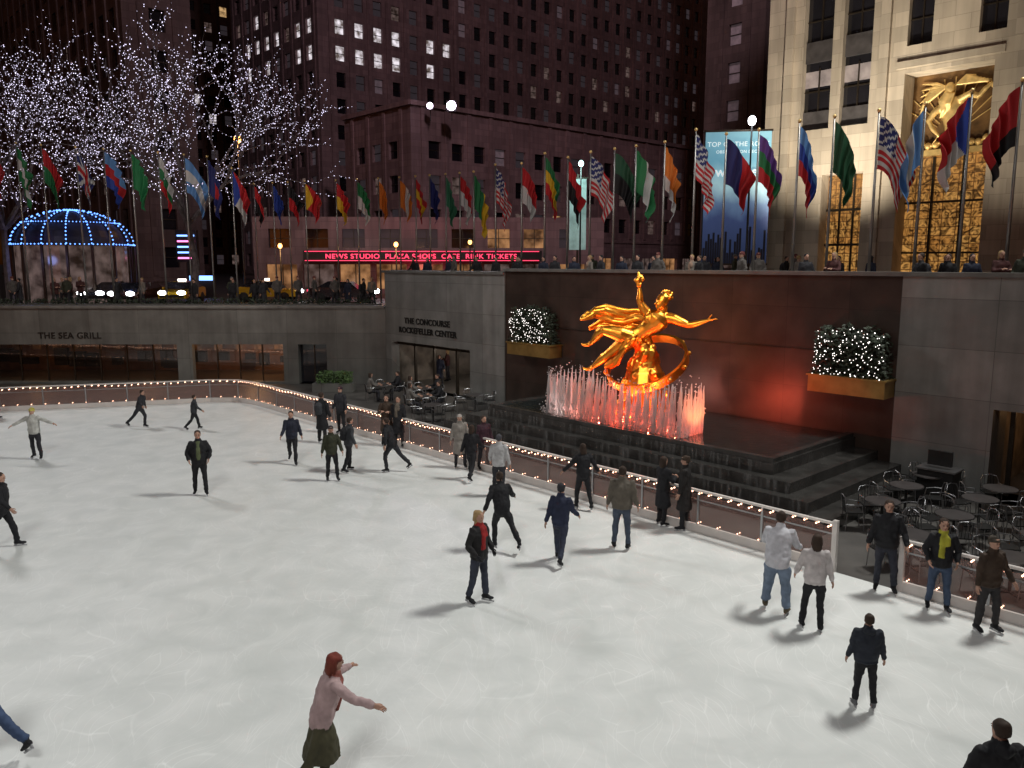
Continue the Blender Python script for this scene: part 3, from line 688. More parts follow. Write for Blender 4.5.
    add(mb.loft,[Hd(0,.062,.022),Hd(0,.042,.045),Hd(0,.022,.085),Hd(0,.012,.13),Hd(0,.006,.175),Hd(0,.0,.21),Hd(0,0,.237)],[(.026,.022),(.048,.05),(.064,.078),(.070,.090),(.073,.094),(.062,.08),(.03,.04)],M0,n=16,col=SKIN)
    add(mb.loft,[Hd(0,.098,.145),Hd(0,.112,.108),Hd(0,.10,.1)],[.008,.014,.008],M0,n=6,col=SKIN)
    for sd in(-1,1): add(mb.ell,Hd(sd*.074,0,.125),(.012,.02,.032),M0,n=8,rings=5,col=SKIN)
    hcol=hat or hair
    add(mb.loft,[Hd(0,-.035,.10),Hd(0,-.028,.15),Hd(0,-.014,.19),Hd(0,.002,.225),Hd(0,.004,.252)],[(.080,.074),(.086,.085),(.085,.098),(.070,.090),(.035,.045)],M0,n=16,col=hcol)
    if hat: add(mb.loft,[Hd(0,0,.17),Hd(0,0,.2)],[(.085,.103),(.086,.104)],M0,n=16,col=hat)
    if hairlen>0:
        z1=.10-hairlen
        add(mb.loft,[Hd(0,-.05,.17),Hd(0,-.07,.08),Hd(0,-.08,.0 if hairlen>.1 else z1),T((0,-.10,1.50+z1))],[(.08,.05),(.085,.045),(.085,.035),(.06,.02)],M0,n=12,col=hair)
        for sd in(-1,1): add(mb.loft,[Hd(sd*.07,-.01,.17),Hd(sd*.078,-.015,.08),Hd(sd*.07,-.02,.01)],[.025,.025,.015],M0,n=8,col=hair)
    if bag:
        add(mb.loft,[T((0,-.19,1.02)),T((0,-.21,1.15)),T((0,-.2,1.3)),T((0,-.17,1.4))],[(.13,.08),(.15,.095),(.15,.09),(.1,.05)],M0,n=14,col=bag)
    bvh=BVHTree.FromPolygons(mb.v,mb.f)
    out=remesh_from(mb,vox,1)
    nv=len(out.vertices); co_=np.empty(nv*3,'f'); out.vertices.foreach_get('co',co_); co_=co_.reshape(-1,3)
    no_=np.empty(nv*3,'f'); out.vertices.foreach_get('normal',no_); no_=no_.reshape(-1,3)
    cols=[];newv=[]
    for i in range(nv):
        p=Vector(co_[i]); nn_=Vector(no_[i]); hit=bvh.find_nearest(p+nn_*.012); c=flab[hit[2]]; cols.append(c)
        if c is SKIN or c is hair: newv.append(p)
        else:
            w_=noise.noise(Vector((p.x*9+seed,p.y*9,p.z*6)))*.016+noise.noise(Vector((p.x*19,p.y*19+seed,p.z*15)))*.011
            newv.append(p+nn_*w_)
    V_=[tuple(p) for p in newv]; F_=[tuple(p.vertices) for p in out.polygons]
    bpy.data.meshes.remove(out)
    md=MB(); dc=[]
    def ad(fn,*a,col=None,**k):
        n0=len(md.v); fn(*a,**k); dc.extend([col]*(len(md.v)-n0))
    for sd in(-1,1):
        ad(md.ell,Hd(sd*.03,.094,.135),(.012,.007,.007),M0,n=6,rings=4,col=(.03,.02,.02))
        ad(md.ell,Hd(sd*.031,.096,.155),(.018,.006,.004),M0,n=6,rings=4,col=hair)
    ad(md.ell,Hd(0,.094,.072),(.022,.008,.005),M0,n=6,rings=4,col=(.3,.09,.08))
    for wr,fd,sd,hc in hands:
        lat=(Vector((0,1,0))-fd*fd.y)
        if lat.length<.2: lat=Vector((0,0,1))-fd*fd.z
        lat.normalize(); inn=fd.cross(lat)*(-sd)
        if inn.x*sd>0: inn=-inn
        for j,(o_,ln) in enumerate(((.03,.068),(.011,.078),(-.009,.072),(-.028,.058))):
            b0=wr+fd*.085+lat*o_
            ad(md.loft,[b0,b0+fd*ln*.5+inn*.006,b0+fd*ln+inn*.028],[.0095,.0088,.0065],M0,n=6,col=hc)
        b0=wr+fd*.03+lat*.03
        ad(md.loft,[b0,b0+fd*.03+lat*.022+inn*.01,b0+fd*.06+lat*.03+inn*.02],[.012,.011,.008],M0,n=6,col=hc)
    if skates:
        for fo,F in extra:
            ad(md.box,fo(0,.045,-.115),(.008,.27,.03),M0,F@Vector((1,0,0)),F@Vector((0,1,0)),F@Vector((0,0,1)),col=(.5,.5,.52))
            for y in(-.05,.1): ad(md.box,fo(0,y,-.09),(.014,.05,.05),M0,F@Vector((1,0,0)),F@Vector((0,1,0)),F@Vector((0,0,1)),col=(.3,.3,.32))
    else:
        for fo,F in extra: ad(md.box,fo(0,.045,-.082),(.075,.25,.02),M0,F@Vector((1,0,0)),F@Vector((0,1,0)),F@Vector((0,0,1)),col=(.01,.01,.01))
    k0=len(V_); V_+= [tuple(p) for p in md.v]; F_+=[tuple(i+k0 for i in f) for f in md.f]; cols+=dc
    zmin=min(p[2] for p in V_); sc_=h/1.75
    V_=[(p[0]*sc_,p[1]*sc_,(p[2]-(zmin if pose!='sit' else .0))*sc_) for p in V_]
    me=bpy.data.meshes.new(name); me.from_pydata(V_,[],F_); me.materials.append(M_person)
    ca=me.color_attributes.new('Col','FLOAT_COLOR','POINT')
    ca.data.foreach_set('color',[x for c in cols for x in (c[0],c[1],c[2],1)])
    me.polygons.foreach_set('use_smooth',[True]*len(me.polygons)); me.update()
    return me
def place(me,name,x,y,z,face):
    o=bpy.data.objects.new(name,me); COL.objects.link(o); o.location=(x,y,z); o.rotation_euler=(0,0,-face*D2R); return o
def skater(x,y,face,**k):
    me=person_mesh('ice_skater',seed=int(abs(x*37+y*11))%97,**k); return place(me,'ice_skater',x,y,.015,face)
near=dict(vox=.014)
skater(-.62,14.34,125,top=(.018,.017,.018),pants=(.035,.04,.06),hair=BLOND,scarf=(.30,.02,.02),pose='pockets',h=1.76,hairlen=.03,wide=1.05,glove=BLK,**near)
skater(2.45,17.22,10,top=TAN,pants=(.06,.075,.11),hair=BRN,pose='stand',h=1.86,wide=1.12,coat=0,**near)
skater(1.03,16.43,20,top=(.022,.028,.058),pants=(.03,.035,.06),hair=BRN,pose='walk',h=1.74,hat=DK)
skater(-.22,17.22,-20,top=BLK,pants=BLK,hair=BRN,pose='stride',h=1.76)
skater(-.36,21.32,15,top=(.44,.44,.45),pants=DK,hair=BRN,pose='contra',h=1.7,hat=(.06,.06,.07))
skater(1.85,20.15,-15,top=BLK,pants=BLK,hair=BRN,pose='halfout',h=1.7,hairlen=.12)
skater(3.68,18.87,60,top=BLK,pants=BLK,hair=BRN,pose='folded',h=1.68,coat=1,hairlen=.1)
skater(4.13,18.52,-70,top=(.018,.016,.016),pants=BLK,hair=BRN,pose='stand',h=1.78,coat=1,hat=COCOA)
skater(4.82,13.87,25,top=(.54,.54,.58),pants=LJEAN,hair=BRN,pose='bent',h=1.88,wide=1.10,baggy=1.3,boots=(.1,.08,.05),**near)
skater(5.26,13.22,15,top=(.52,.48,.48),pants=BLK,hair=BRN,pose='contra',h=1.7,hairlen=.12,boots=BLK,**near)
skater(5.08,10.74,8,top=(.02,.024,.035),pants=BLK,hair=BRN,pose='stand',h=1.40,hood=True,wide=1.1,boots=(.15,.15,.16),**near)
skater(7.28,14.9,200,top=BLK,pants=(.03,.032,.045),hair=BRN,pose='contra',h=1.8,wide=1.1,**near)
skater(7.86,13.99,195,top=BLK,pants=(.05,.075,.13),hair=BRN,pose='pockets',h=1.72,hairlen=.14,scarf=(.40,.38,.04),**near)
skater(8.25,13.15,165,top=COCOA,pants=(.03,.028,.03),hair=BRN,pose='contra',h=1.7,wide=1.1,hat=(.05,.04,.03),**near)
skater(5.0,7.53,-5,top=BLK,pants=BLK,hair=BRN,pose='contra',h=1.72,hood=True,wide=1.18,**near)
skater(-15.53,25.48,175,top=(.52,.52,.49),pants=DK,hair=BRN,hat=(.5,.45,.1),pose='out',h=1.68)
skater(-8.6,21.41,160,top=BLK,pants=BLK,hair=BRN,pose='pockets',h=1.78,inner=(.10,.12,.06),wide=1.05)
skater(-12.22,30.21,60,top=CHAR,pants=BLK,hair=BRN,pose='walk',h=1.35)
skater(-14.47,30.58,100,top=DK,pants=DK,hair=BRN,pose='stride',h=1.5)
skater(-11.45,17.28,80,top=BLK,pants=BLK,hair=BRN,pose='walk',h=1.76,wide=1.08)
skater(-7.02,24.96,170,top=(.022,.025,.042),pants=BLK,hair=BRN,pose='walk',h=1.72)
skater(-6.78,9.40,-75,top=NAVY,pants=(.05,.08,.16),hair=BRN,pose='stride',h=1.75,**near)
skater(-2.30,8.95,62,top=(.42,.30,.30),pants=(.06,.055,.03),hair=(.15,.035,.022),hat=(.17,.035,.025),scarf=(.30,.10,.08),pose='reach',h=1.72,hairlen=.10,skirt=True,boots=(.4,.38,.36),**near)
skater(-6.75,27.9,20,top=BLK,pants=BLK,hair=BRN,pose='stand',h=1.78,coat=1,bag=CHAR)
skater(-5.3,22.9,160,top=OLV,pants=BLK,hair=BRN,pose='contra',h=1.62,hat=DK)
skater(-5.0,23.9,60,top=CHAR,pants=BLK,hair=BRN,pose='halfout',h=1.66,bag=BLK)
skater(-6.4,29.4,200,top=DK,pants=BLK,hair=BRN,pose='stand',h=1.75,hat=PLUM)
skater(-3.68,23.9,-70,top=BLK,pants=DK,hair=BRN,pose='stride',h=1.7)
skater(-4.39,27.5,180,top=COCOA,pants=BLK,hair=BRN,pose='folded',h=1.75,coat=1)
skater(-3.95,27.3,190,top=BLK,pants=BLK,hair=BRN,pose='stand',h=1.74,coat=1,scarf=(.12,.10,.08))
skater(-1.63,24.4,170,top=(.24,.22,.20),pants=DK,hair=BRN,pose='contra',h=1.68,hat=(.36,.34,.32),coat=1)
skater(-1.2,23.0,20,top=BLK,pants=BLK,hair=BRN,pose='walk',h=1.66,hairlen=.1)
skater(-.87,24.2,150,top=PLUM,pants=DK,hair=BRN,pose='stand',h=1.66,hairlen=.1)
skater(-21.3,32.3,90,top=(.4,.06,.09),pants=(.3,.05,.07),hair=BRN,pose='stride',h=1.6)
print('skaters',time.time()-T0)
pool=[]
for i,(t,pz,kw) in enumerate([(BLK,'stand',{}),(DK,'contra',dict(coat=1)),((.07,.025,.025),'folded',dict(hairlen=.1)),((.10,.09,.085),'pockets',dict(hat=(.12,.03,.03))),(NAVY,'contra',dict(hairlen=.1,coat=1)),((.2,.18,.16),'stand',dict(scarf=(.3,.2,.15))),(BLK,'walk',dict(bag=DK)),((.04,.045,.03),'pockets',dict(hat=(.15,.15,.15)))]):
    pool.append(person_mesh('pedestrian',top=t,pants=DK,pose=pz,skates=False,vox=.028,seed=i,h=1.62+.04*(i%4),hair=[BRN,BLK,BLOND][i%3],**kw))
sitm=[person_mesh('diner',top=t,pants=DK,pose='sit',skates=False,vox=.026,seed=i,hairlen=.05*i,h=1.7) for i,t in enumerate([BLK,(.15,.14,.13)])]
rp_=random.Random(11)
for k,d in [(-2.6,1.0),(-1.9,1.3),(-1.2,.9),(-.2,1.0),(.5,1.4),(1.1,.95),(1.8,1.2),(2.4,.9),(5.2,1.2),(6.3,1.5),(8.4,1.0),(10.2,1.1),(10.8,1.5),(11.9,.9),(12.4,1.3),(12.9,.95),(13.9,1.2),(14.8,1.0),(15.7,1.3),(16.3,1.0),(17.5,1.1),(18.3,1.2),(19.5,.9),(20.1,1.3),(21.2,1.0),(22.8,1.2),(24.3,1.0),(25.0,1.3),(26.6,1.1),(27.6,1.0)]:
    p=Wp(k,d+.2); place(rp_.choice(pool),'pedestrian',p.x,p.y,PLAZA,222+rp_.uniform(-50,50))
for i in range(40):
    x=-8-rp_.random()*30
    if -24.5<x<-18.2 and i%4: continue
    place(rp_.choice(pool),'pedestrian',x,43.9+rp_.random()*4.5,STREET+.13,rp_.uniform(100,260))
for i in range(14):
    p=Wp(rp_.uniform(0,26),rp_.uniform(3,12)); place(rp_.choice(pool),'pedestrian',p.x,p.y,PLAZA,rp_.uniform(0,360))
for k,d in((22.6,1.5),(24.2,2.6),(26.1,1.6),(27.2,3.0)):
    p=Wp(k,d); place(rp_.choice(pool),'pedestrian',p.x,p.y,.006,rp_.uniform(150,300))

# ------------------------------------------------------------------ tables & chairs
mb=MB()
mb.loft([(0,0,.715),(0,0,.738)],[.40,.40],M_table,n=24,cap=False); mb.face([(.4*math.cos(a*math.pi/12),.4*math.sin(a*math.pi/12),.738) for a in range(24)],M_table)
mb.loft([(0,0,.712),(0,0,.741)],[.408,.408],M_steel,n=24,cap=False)
mb.loft([(0,0,.03),(0,0,.71)],[.035,.03],M_black,n=8)
for a in range(4):
    c,s_=math.cos(a*math.pi/2),math.sin(a*math.pi/2); mb.box((c*.16,s_*.16,.025),(.34,.05,.03),M_black,(c,s_,0),(-s_,c,0),Z3)
tbl=mb.obj('cafe_table'); tblm=tbl.data; bpy.data.objects.remove(tbl)
mb=MB()
for x in(-.19,.19):
    for y in(-.18,.19): mb.loft([(x*1.1,y*1.15,0),(x,y,.44)],[.011,.011],M_steel,n=6)
mb.box((0,0,.45),(.42,.42,.025),M_black)
mb.loft([(-.2,-.19,.44),(-.205,-.23,.72),(-.16,-.25,.83),(0,-.27,.86),(.16,-.25,.83),(.205,-.23,.72),(.2,-.19,.44)],[.013]*7,M_steel,n=6)
for x in(-.1,-.03,.04,.11): mb.loft([(x,-.2,.46),(x,-.262,.84)],[.007,.007],M_black,n=5)
for sd in(-1,1): mb.loft([(sd*.205,-.23,.66),(sd*.24,-.05,.66),(sd*.22,.14,.64),(sd*.2,.18,.44)],[.012]*4,M_steel,n=6)
ch=mb.obj('cafe_chair'); chm=ch.data; bpy.data.objects.remove(ch)
rt=random.Random(9)
for s_ in (-8,-6.2,-4.4,-2.7,-1.0,.5):
    for n_ in (1.5,3.4,5.3,6.8):
        if s_>-.5 and n_<3: continue
        ss=s_+rt.uniform(-.2,.2); nn=n_+rt.uniform(-.15,.15); p=P(ss,nn)
        place(tblm,'cafe_table',p.x,p.y,0,0)
        for a in range(rt.choice((3,4,4))):
            an=a*math.pi/2+rt.uniform(-.3,.3); c=Vector((math.cos(an),math.sin(an)))*.66
            place(chm,'cafe_chair',p.x+c.x,p.y+c.y,0,math.degrees(math.atan2(-c.x,-c.y)))
for s_,n_ in((18.3,3.5),(20.2,4.5),(19,6.3),(22,5.8),(24,5)):
    p=P(s_,n_); place(tblm,'cafe_table',p.x,p.y,0,0)
    for a in range(4):
        c=Vector((math.cos(a*1.57+.4),math.sin(a*1.57+.4)))*.66; place(chm,'cafe_chair',p.x+c.x,p.y+c.y,0,math.degrees(math.atan2(-c.x,-c.y)))
        if a in(0,2) and s_>20: place(sitm[a//2],'diner',p.x+c.x*1.05,p.y+c.y*1.05,-.37,math.degrees(math.atan2(-c.x,-c.y)))
mb=MB(); c=P(.4,6.9,.45); mb.box(c,(.9,.6,.9),M_black,S3,N3,Z3); mb.box(c+Vector((0,0,.47)),(1.0,.7,.04),M_steel,S3,N3,Z3); mb.box(c+Vector((0,0,.75)),(.6,.1,.4),M_black,S3,N3,Z3); mb.obj('service_cabinet')

# ------------------------------------------------------------------ flags
R_=(.42,.015,.02);Wt=(.5,.5,.49);B_l=(.02,.05,.30);Gn=(.015,.15,.05);Yl=(.6,.38,.02);Or=(.55,.16,.02);Bk=(.01,.01,.012);LB=(.10,.24,.5);NV=(.015,.02,.12);Pu=(.11,.04,.22)
def design(kind,u,v):
    t=kind[0]
    if t=='h': c=kind[1:]; return c[min(len(c)-1,int(v*len(c)))]
    if t=='v': c=kind[1:]; return c[min(len(c)-1,int(u*len(c)))]
    if t=='us':
        if u<.42 and v<.54:
            return Wt if (int(u*22)+int(v*20))%3==0 else NV
        return R_ if int(v*13)%2==0 else Wt
    if t=='p': return kind[1]
    if t=='d': return kind[2] if (u-.5)**2*2.2+(v-.5)**2<.06 else kind[1]
    if t=='uk':
        if abs(u-.5)<.06 or abs(v-.5)<.1: return R_
        if abs(u-.5)<.11 or abs(v-.5)<.17: return Wt
        if abs(abs(u-.5)-abs(v-.5))<.07: return Wt
        return NV
    if t=='tri': return kind[1] if u<.4*(1-abs(v-.5)*2) else kind[2] if v<.5 else kind[3]
mfl,nfl,bfl=new_mat('flag_cloth'); at=nfl.nodes.new('ShaderNodeAttribute'); at.attribute_name='Col'
L(nfl,at.outputs['Color'],bfl.inputs['Base Color']); bfl.inputs['Roughness'].default_value=.7
tlf=nfl.nodes.new('ShaderNodeBsdfTranslucent'); L(nfl,at.outputs['Color'],tlf.inputs[0]); mxf=nfl.nodes.new('ShaderNodeMixShader'); mxf.inputs[0].default_value=.3
L(nfl,bfl.outputs[0],mxf.inputs[1]);L(nfl,tlf.outputs[0],mxf.inputs[2]);L(nfl,mxf.outputs[0],nfl.nodes['Material Output'].inputs[0])
rf=random.Random(21)
def flagpole(x,y,z0,zt,kind,W=.95,Hh=1.25,droop=1.1,side=1):
    e=empty('flagpole'); mb=MB()
    mb.loft([(x,y,z0),(x,y,z0+(zt-z0)*.5),(x,y,zt)],[.055,.045,.028],M_pole,n=10); mb.ell((x,y,zt+.06),(.065,.065,.065),M_goldrel,n=8,rings=6)
    mb.loft([(x,y,z0),(x,y,z0+.12)],[.14,.12],M_pole,n=12)
    mb.obj('pole',e,smooth=True)
    nu,nv=34,24; V_=[];F_=[];C=[]
    ph=rf.random()*6; fr=2.4+rf.random()*1.6; ang=rf.uniform(-.6,.6); dx,dy=math.cos(ang)*side,math.sin(ang)
    Wd=W*rf.uniform(.6,1.15); dr=droop*rf.uniform(.8,1.2)
    for i in range(nu+1):
        u=i/nu
        for j in range(nv+1):
            v=j/nv
            sp=Wd*(u**.75)*(1-.45*v*u)
            z=zt-.12-v*Hh-dr*u**1.2*(1-.2*v)
            amp=.15*u**.55
            rip=amp*math.sin(u*fr*2*math.pi+v*2.6+ph)+.06*math.sin(u*17+v*6+ph*2)*u
            sp+=.07*math.sin(v*7+ph+u*5)*u
            V_.append((x+dx*(sp+.04)-dy*rip,y+dy*(sp+.04)+dx*rip,z))
    for i in range(nu):
        for j in range(nv):
            a=i*(nv+1)+j; F_.append((a,a+1,a+nv+2,a+nv+1)); C.append(design(kind,(i+.5)/nu,(j+.5)/nv))
    me=bpy.data.meshes.new('flag'); me.from_pydata(V_,[],F_); me.materials.append(mfl)
    ca=me.color_attributes.new('Col','FLOAT_COLOR','CORNER'); ca.data.foreach_set('color',[q for c in C for _ in range(4) for q in (c[0],c[1],c[2],1)])
    me.polygons.foreach_set('use_smooth',[True]*len(F_))
    o=bpy.data.objects.new('flag',me); COL.objects.link(o); o.parent=e
west_flags=[(.2,('h',R_,R_,Bk),11.3),(1.45,('tri',B_l,R_,Wt),11.2),(2.7,('v',LB,Wt,LB),11.0),(4.07,('us',),11.0),(5.5,('p',(.015,.08,.035)),11.0),(6.7,('h',LB,B_l,R_),11.0),(8.2,('h',Pu,Gn,R_),10.9),(9.5,('v',NV,R_),10.9),(10.8,('us',),11.2),(12.2,('h',Or,Or,Wt),10.9),(13.6,('v',Gn,Wt,Gn),10.9),(14.7,('h',(.015,.07,.035),Bk),10.9),(16,('us',),10.9),(17.3,('h',R_,Bk),10.8),(18.7,('h',Gn,Yl,R_),11.1),(20.2,('h',R_,Wt),10.8),(22,('us',),10.9),(23.6,('v',Gn,Yl),10.7)]
for s_,k,zt in west_flags:
    p=P(s_,10.2); flagpole(p.x,p.y,PLAZA,zt,k,W=.95,Hh=1.6,droop=1.6,side=1 if s_>3 else -1)
# middle row: (x,y) on the line from the plaza corner along the street
mids=[('h',R_,Wt),('p',(.03,.15,.08)),('p',NV),('h',R_,Yl,R_),('v',Or,Wt,Or),('p',Or),('h',Gn,Wt),('h',R_,Yl),('tri',Yl,R_,R_),('h',Bk,R_),('p',B_l),('h',R_,Bk)]
mx_=[-2.77,-3.58,-4.52,-5.38,-6.38,-7.69,-9.07,-10.46,-12.50,-13.72,-14.88,-16.28]
for i,k in enumerate(mids):
    y_=43.5+i*.75; flagpole(mx_[i],y_,PLAZA if y_<44 else STREET,11.0+.02*i,k,W=.85,Hh=1.5,droop=1.4)
norths=[('tri',B_l,R_,Wt),('d',NV,R_),('h',LB,Wt,LB),('h',Wt,Gn,R_),('p',(.02,.2,.07)),('h',LB,R_,B_l),('uk',),('h',R_,Gn),('h',Gn,Wt,Gn),('v',R_,Wt,R_)]
nx__=[-14.99,-16.27,-17.49,-18.88,-20.32,-21.76,-23.25,-25.07,-26.40,-28.05]
for i,k in enumerate(norths):
    flagpole(nx__[i],44.0,STREET+.13,11.3+.5*(i>0)+i*.10,k,W=1.05,Hh=1.8,droop=1.6)

# ------------------------------------------------------------------ buildings
rb=empty('limestone_skyscraper')
FO=Vector((28.6,36.3)); FN=(-NX,-NY)
def Fp(k,d,z): return Vector((FO.x+SX*k+NX*d,FO.y+SY*k+NY*d,z))
holes=[]
PC=9.15
zz=[(17.7,20.4),(21.6,24.3),(25.5,28.2),(29.4,32.1),(33.3,36),(37.2,40)]
for a,b_ in zz:
    for k0 in (10.05,6.6,3.2,-.2,-3.6,-7,-10.4):
        holes.append((k0,k0+1.25,a,b_,.35,random.choice([M_glass,M_glass,M_glass2,M_litdim]),None,1,1,M_frame,.06))
for k0,k1 in((15.4,17.15),(13.15,14.8)):
    holes.append((k0,k1,14.0,40.5,.45,M_glass,None))
holes.append((PC-2.15,PC+2.15,PLAZA,16.3,1.3,None,M_limestone))
for k0 in (13.2,): holes.append((k0,k0+2.4,PLAZA,11.4,.9,None,M_limestone))
holes.append((2.6,5.0,PLAZA,11.4,.9,None,M_limestone))
mb=MB(); mb.wall(FO,(SX,SY),FN,-26,19.4,STREET-.2,42,holes,M_limestone)
mb.wall((FO.x+SX*19.4,FO.y+SY*19.4),(NX,NY),(SX,SY),0,30,STREET-.2,42,[(3+i*3.2,4.6+i*3.2,a,b_,.3,random.choice([M_glass,M_litdim,M_glass2]),None) for i in range(8) for a,b_ in zz],M_limestone)
mb.obj('walls',rb)
mb=MB()
for k0,k1 in((15.4,17.15),(13.15,14.8)):
    z=14.0; i=0
    while z<40:
        c=Fp((k0+k1)/2,.38,z+.5); mb.box(c,(k1-k0-.01,.12,1.15),M_spandrel,S3,N3,Z3)
        mb.box(Fp((k0+k1)/2,.40,z+1.09+1.2),(.07,.08,2.4),M_frame,S3,N3,Z3); mb.box(Fp((k0+k1)/2,.41,z+2.2),(k1-k0-.01,.06,.07),M_frame,S3,N3,Z3)
        if i%3!=1: mb.box(Fp((k0+k1)/2,.43,z+2.9),(k1-k0-.02,.02,.9),M_blind,S3,N3,Z3)
        z+=3.9;i+=1
for k in (12.4,17.95): mb.box(Fp(k,-.12,23.5),(.5,.24,36.5),M_limestone,S3,N3,Z3)
for k in (5.9,2.0,-1.2): mb.box(Fp(k,-.1,29.5),(.5,.2,24.5),M_limestone,S3,N3,Z3)
mb.box(Fp(PC,-.06,16.75),(5.2,.18,.35),M_limestone,S3,N3,Z3)
mb.obj('piers_and_spandrels',rb)
mb=MB()
def fq(k0,k1,z0,z1,d,m): mb.face([Fp(k0,d,z0),Fp(k1,d,z0),Fp(k1,d,z1),Fp(k0,d,z1)],m,[(k0,z0),(k1,z0),(k1,z1),(k0,z1)])
m,n3,b=new_mat('cast_glass_screen'); uv=n3.nodes.new('ShaderNodeUVMap'); uv.uv_map='UVMap'
br=n3.nodes.new('ShaderNodeTexBrick'); br.offset=0; br.inputs['Scale'].default_value=1; br.inputs['Brick Width'].default_value=.72; br.inputs['Row Height'].default_value=.46; br.inputs['Mortar Size'].default_value=.025
br.inputs['Color1'].default_value=(1,.50,.13,1); br.inputs['Color2'].default_value=(.75,.32,.07,1); br.inputs['Mortar'].default_value=(.2,.08,.02,1)
L(n3,uv.outputs[0],br.inputs['Vector']); tcx=n3.nodes.new('ShaderNodeTexCoord'); nx_=n3.nodes.new('ShaderNodeTexNoise'); nx_.inputs['Scale'].default_value=1.6; nx_.inputs['Detail'].default_value=6; nx_.inputs['Distortion'].default_value=3.5; L(n3,tcx.outputs['Object'],nx_.inputs['Vector'])
mrx=n3.nodes.new('ShaderNodeMapRange'); mrx.inputs['From Min'].default_value=.38; mrx.inputs['From Max'].default_value=.62; mrx.inputs['To Min'].default_value=.06; mrx.inputs['To Max'].default_value=1.0; L(n3,nx_.outputs['Fac'],mrx.inputs['Value'])
vm=n3.nodes.new('ShaderNodeVectorMath'); vm.operation='SCALE'; L(n3,br.outputs['Color'],vm.inputs[0]); L(n3,mrx.outputs[0],vm.inputs['Scale'])
L(n3,vm.outputs[0],b.inputs['Emission Color']); b.inputs['Emission Strength'].default_value=.5; b.inputs['Base Color'].default_value=(.12,.06,.02,1); m.cycles.emission_sampling='NONE'
M_screen=m
fq(PC-2.15,PC+2.15,PLAZA,12.2,1.3,M_screen); fq(PC-2.15,PC+2.15,12.2,16.3,1.3,mat('relief_field',(.16,.09,.035),.5,metal=.3,var=.45,scale=1.5,bump=.5,bscale=4))
for k in (-.75,.75): mb.box(Fp(PC+k,1.2,8.5),(.12,.15,7),M_frame,S3,N3,Z3)
mb.box(Fp(PC,1.1,12.2),(4.3,.3,.3),M_goldrel,S3,N3,Z3)
for z in (6.9,9.6): mb.box(Fp(PC,1.22,z),(4.28,.1,.1),M_frame,S3,N3,Z3)
for k0 in(13.2,2.6):
    fq(k0,k0+2.4,PLAZA,11.4,.9,M_screen)
    for k in(.8,1.6): mb.box(Fp(k0+k,.82,8.2),(.1,.1,6.4),M_frame,S3,N3,Z3)
    for z in(7.4,9.4): mb.box(Fp(k0+1.2,.8,z),(2.38,.1,.14),M_frame,S3,N3,Z3)
for i in range(11):
    a=(i-5)*.2; mb.box(Fp(PC+math.sin(a)*1.9,1.24,13.0+math.cos(a)*2.0),(.05,.04,2.0),M_goldrel,S3*math.cos(a)+Vector((0,0,-math.sin(a))),N3,S3*math.sin(a)+Vector((0,0,math.cos(a))))
mb.obj('portal',rb)
mb=MB(); gr=M_goldrel
fp=lambda x,z,d=1.0: Fp(PC-x,d,z)
def rl(pts,rad,n=10): mb.loft([fp(*p) for p in pts],rad,gr,n=n,xdir=-N3)
mb.ell(fp(-.15,15.35,.9),(.26,.24,.36),gr,n=12,rings=8)
rl([(-.2,15.15,.75),(-.4,14.75,.7),(-.35,14.3,.75),(-.55,13.9,.9)],[(.14,.16),(.14,.24),(.1,.16),(.03,.03)])
for j in range(3): rl([(-.1+.12*j,15.1,.72),(-.3+.14*j,14.6,.68),(-.25+.1*j,14.2,.78)],[.06,.08,.02],7)
rl([(.0,14.9,1.05),(.05,14.3,1.0),(.15,13.6,1.0),(.3,13.0,1.1)],[(.2,.45),(.26,.62),(.25,.5),(.15,.55)],14)
rl([(.35,14.75,.9),(.9,14.95,.75),(1.35,14.75,.7)],[.21,.18,.14]); rl([(1.33,14.77,.7),(1.6,15.1,.7),(1.9,15.35,.75)],[.13,.12,.07])
rl([(-.35,14.6,.9),(-.8,14.2,.72),(-1.0,13.8,.65)],[.21,.18,.14]); rl([(-1.0,13.83,.65),(-.75,13.35,.6),(-.45,13.0,.6)],[.13,.12,.07])
rl([(-.45,13.0,.6),(-.8,12.5,.7)],[.04,.03],6); rl([(-.45,13.0,.6),(-.15,12.5,.7)],[.04,.03],6)
for i in range(8): rl([(.1,15.55,1.0),(.55+.17*i,15.95-.06*i,1.05),(1.0+.13*i,15.95-.13*i,1.15)],[.06,.09,.02],7)
for i in range(7): rl([(-.35,15.5,1.05),(-.9-.1*i,15.75-.17*i,1.1),(-1.75,15.85-.34*i,1.15)],[.06,.10,.02],7)
for i in range(11): mb.ell(fp(-1.75+.35*i,12.62+.1*math.sin(i*2),1.0),(.22,.16,.2),gr,n=8,rings=5)
me=remesh_from(mb,.035,1); me.materials.clear(); me.materials.append(gr); me.polygons.foreach_set('use_smooth',[True]*len(me.polygons))
o=bpy.data.objects.new('relief_figure',me); COL.objects.link(o); o.parent=rb
light('SPOT','facade_floodlight',Fp(12.2,-7,5.6),13000,(1,.87,.68),target=Fp(15.6,0,19),radius=.4,angle=80,blend=.9).parent=rb
light('SPOT','facade_floodlight.001',Fp(5,-10,5.6),4200,(1,.88,.70),target=Fp(5,0,22),radius=.4,angle=90,blend=.9).parent=rb
light('SPOT','portal_floodlight',Fp(PC-1.5,-5,6.0),900,(1,.78,.45),target=Fp(PC,1,14.6),radius=.12,angle=42,blend=.6).parent=rb

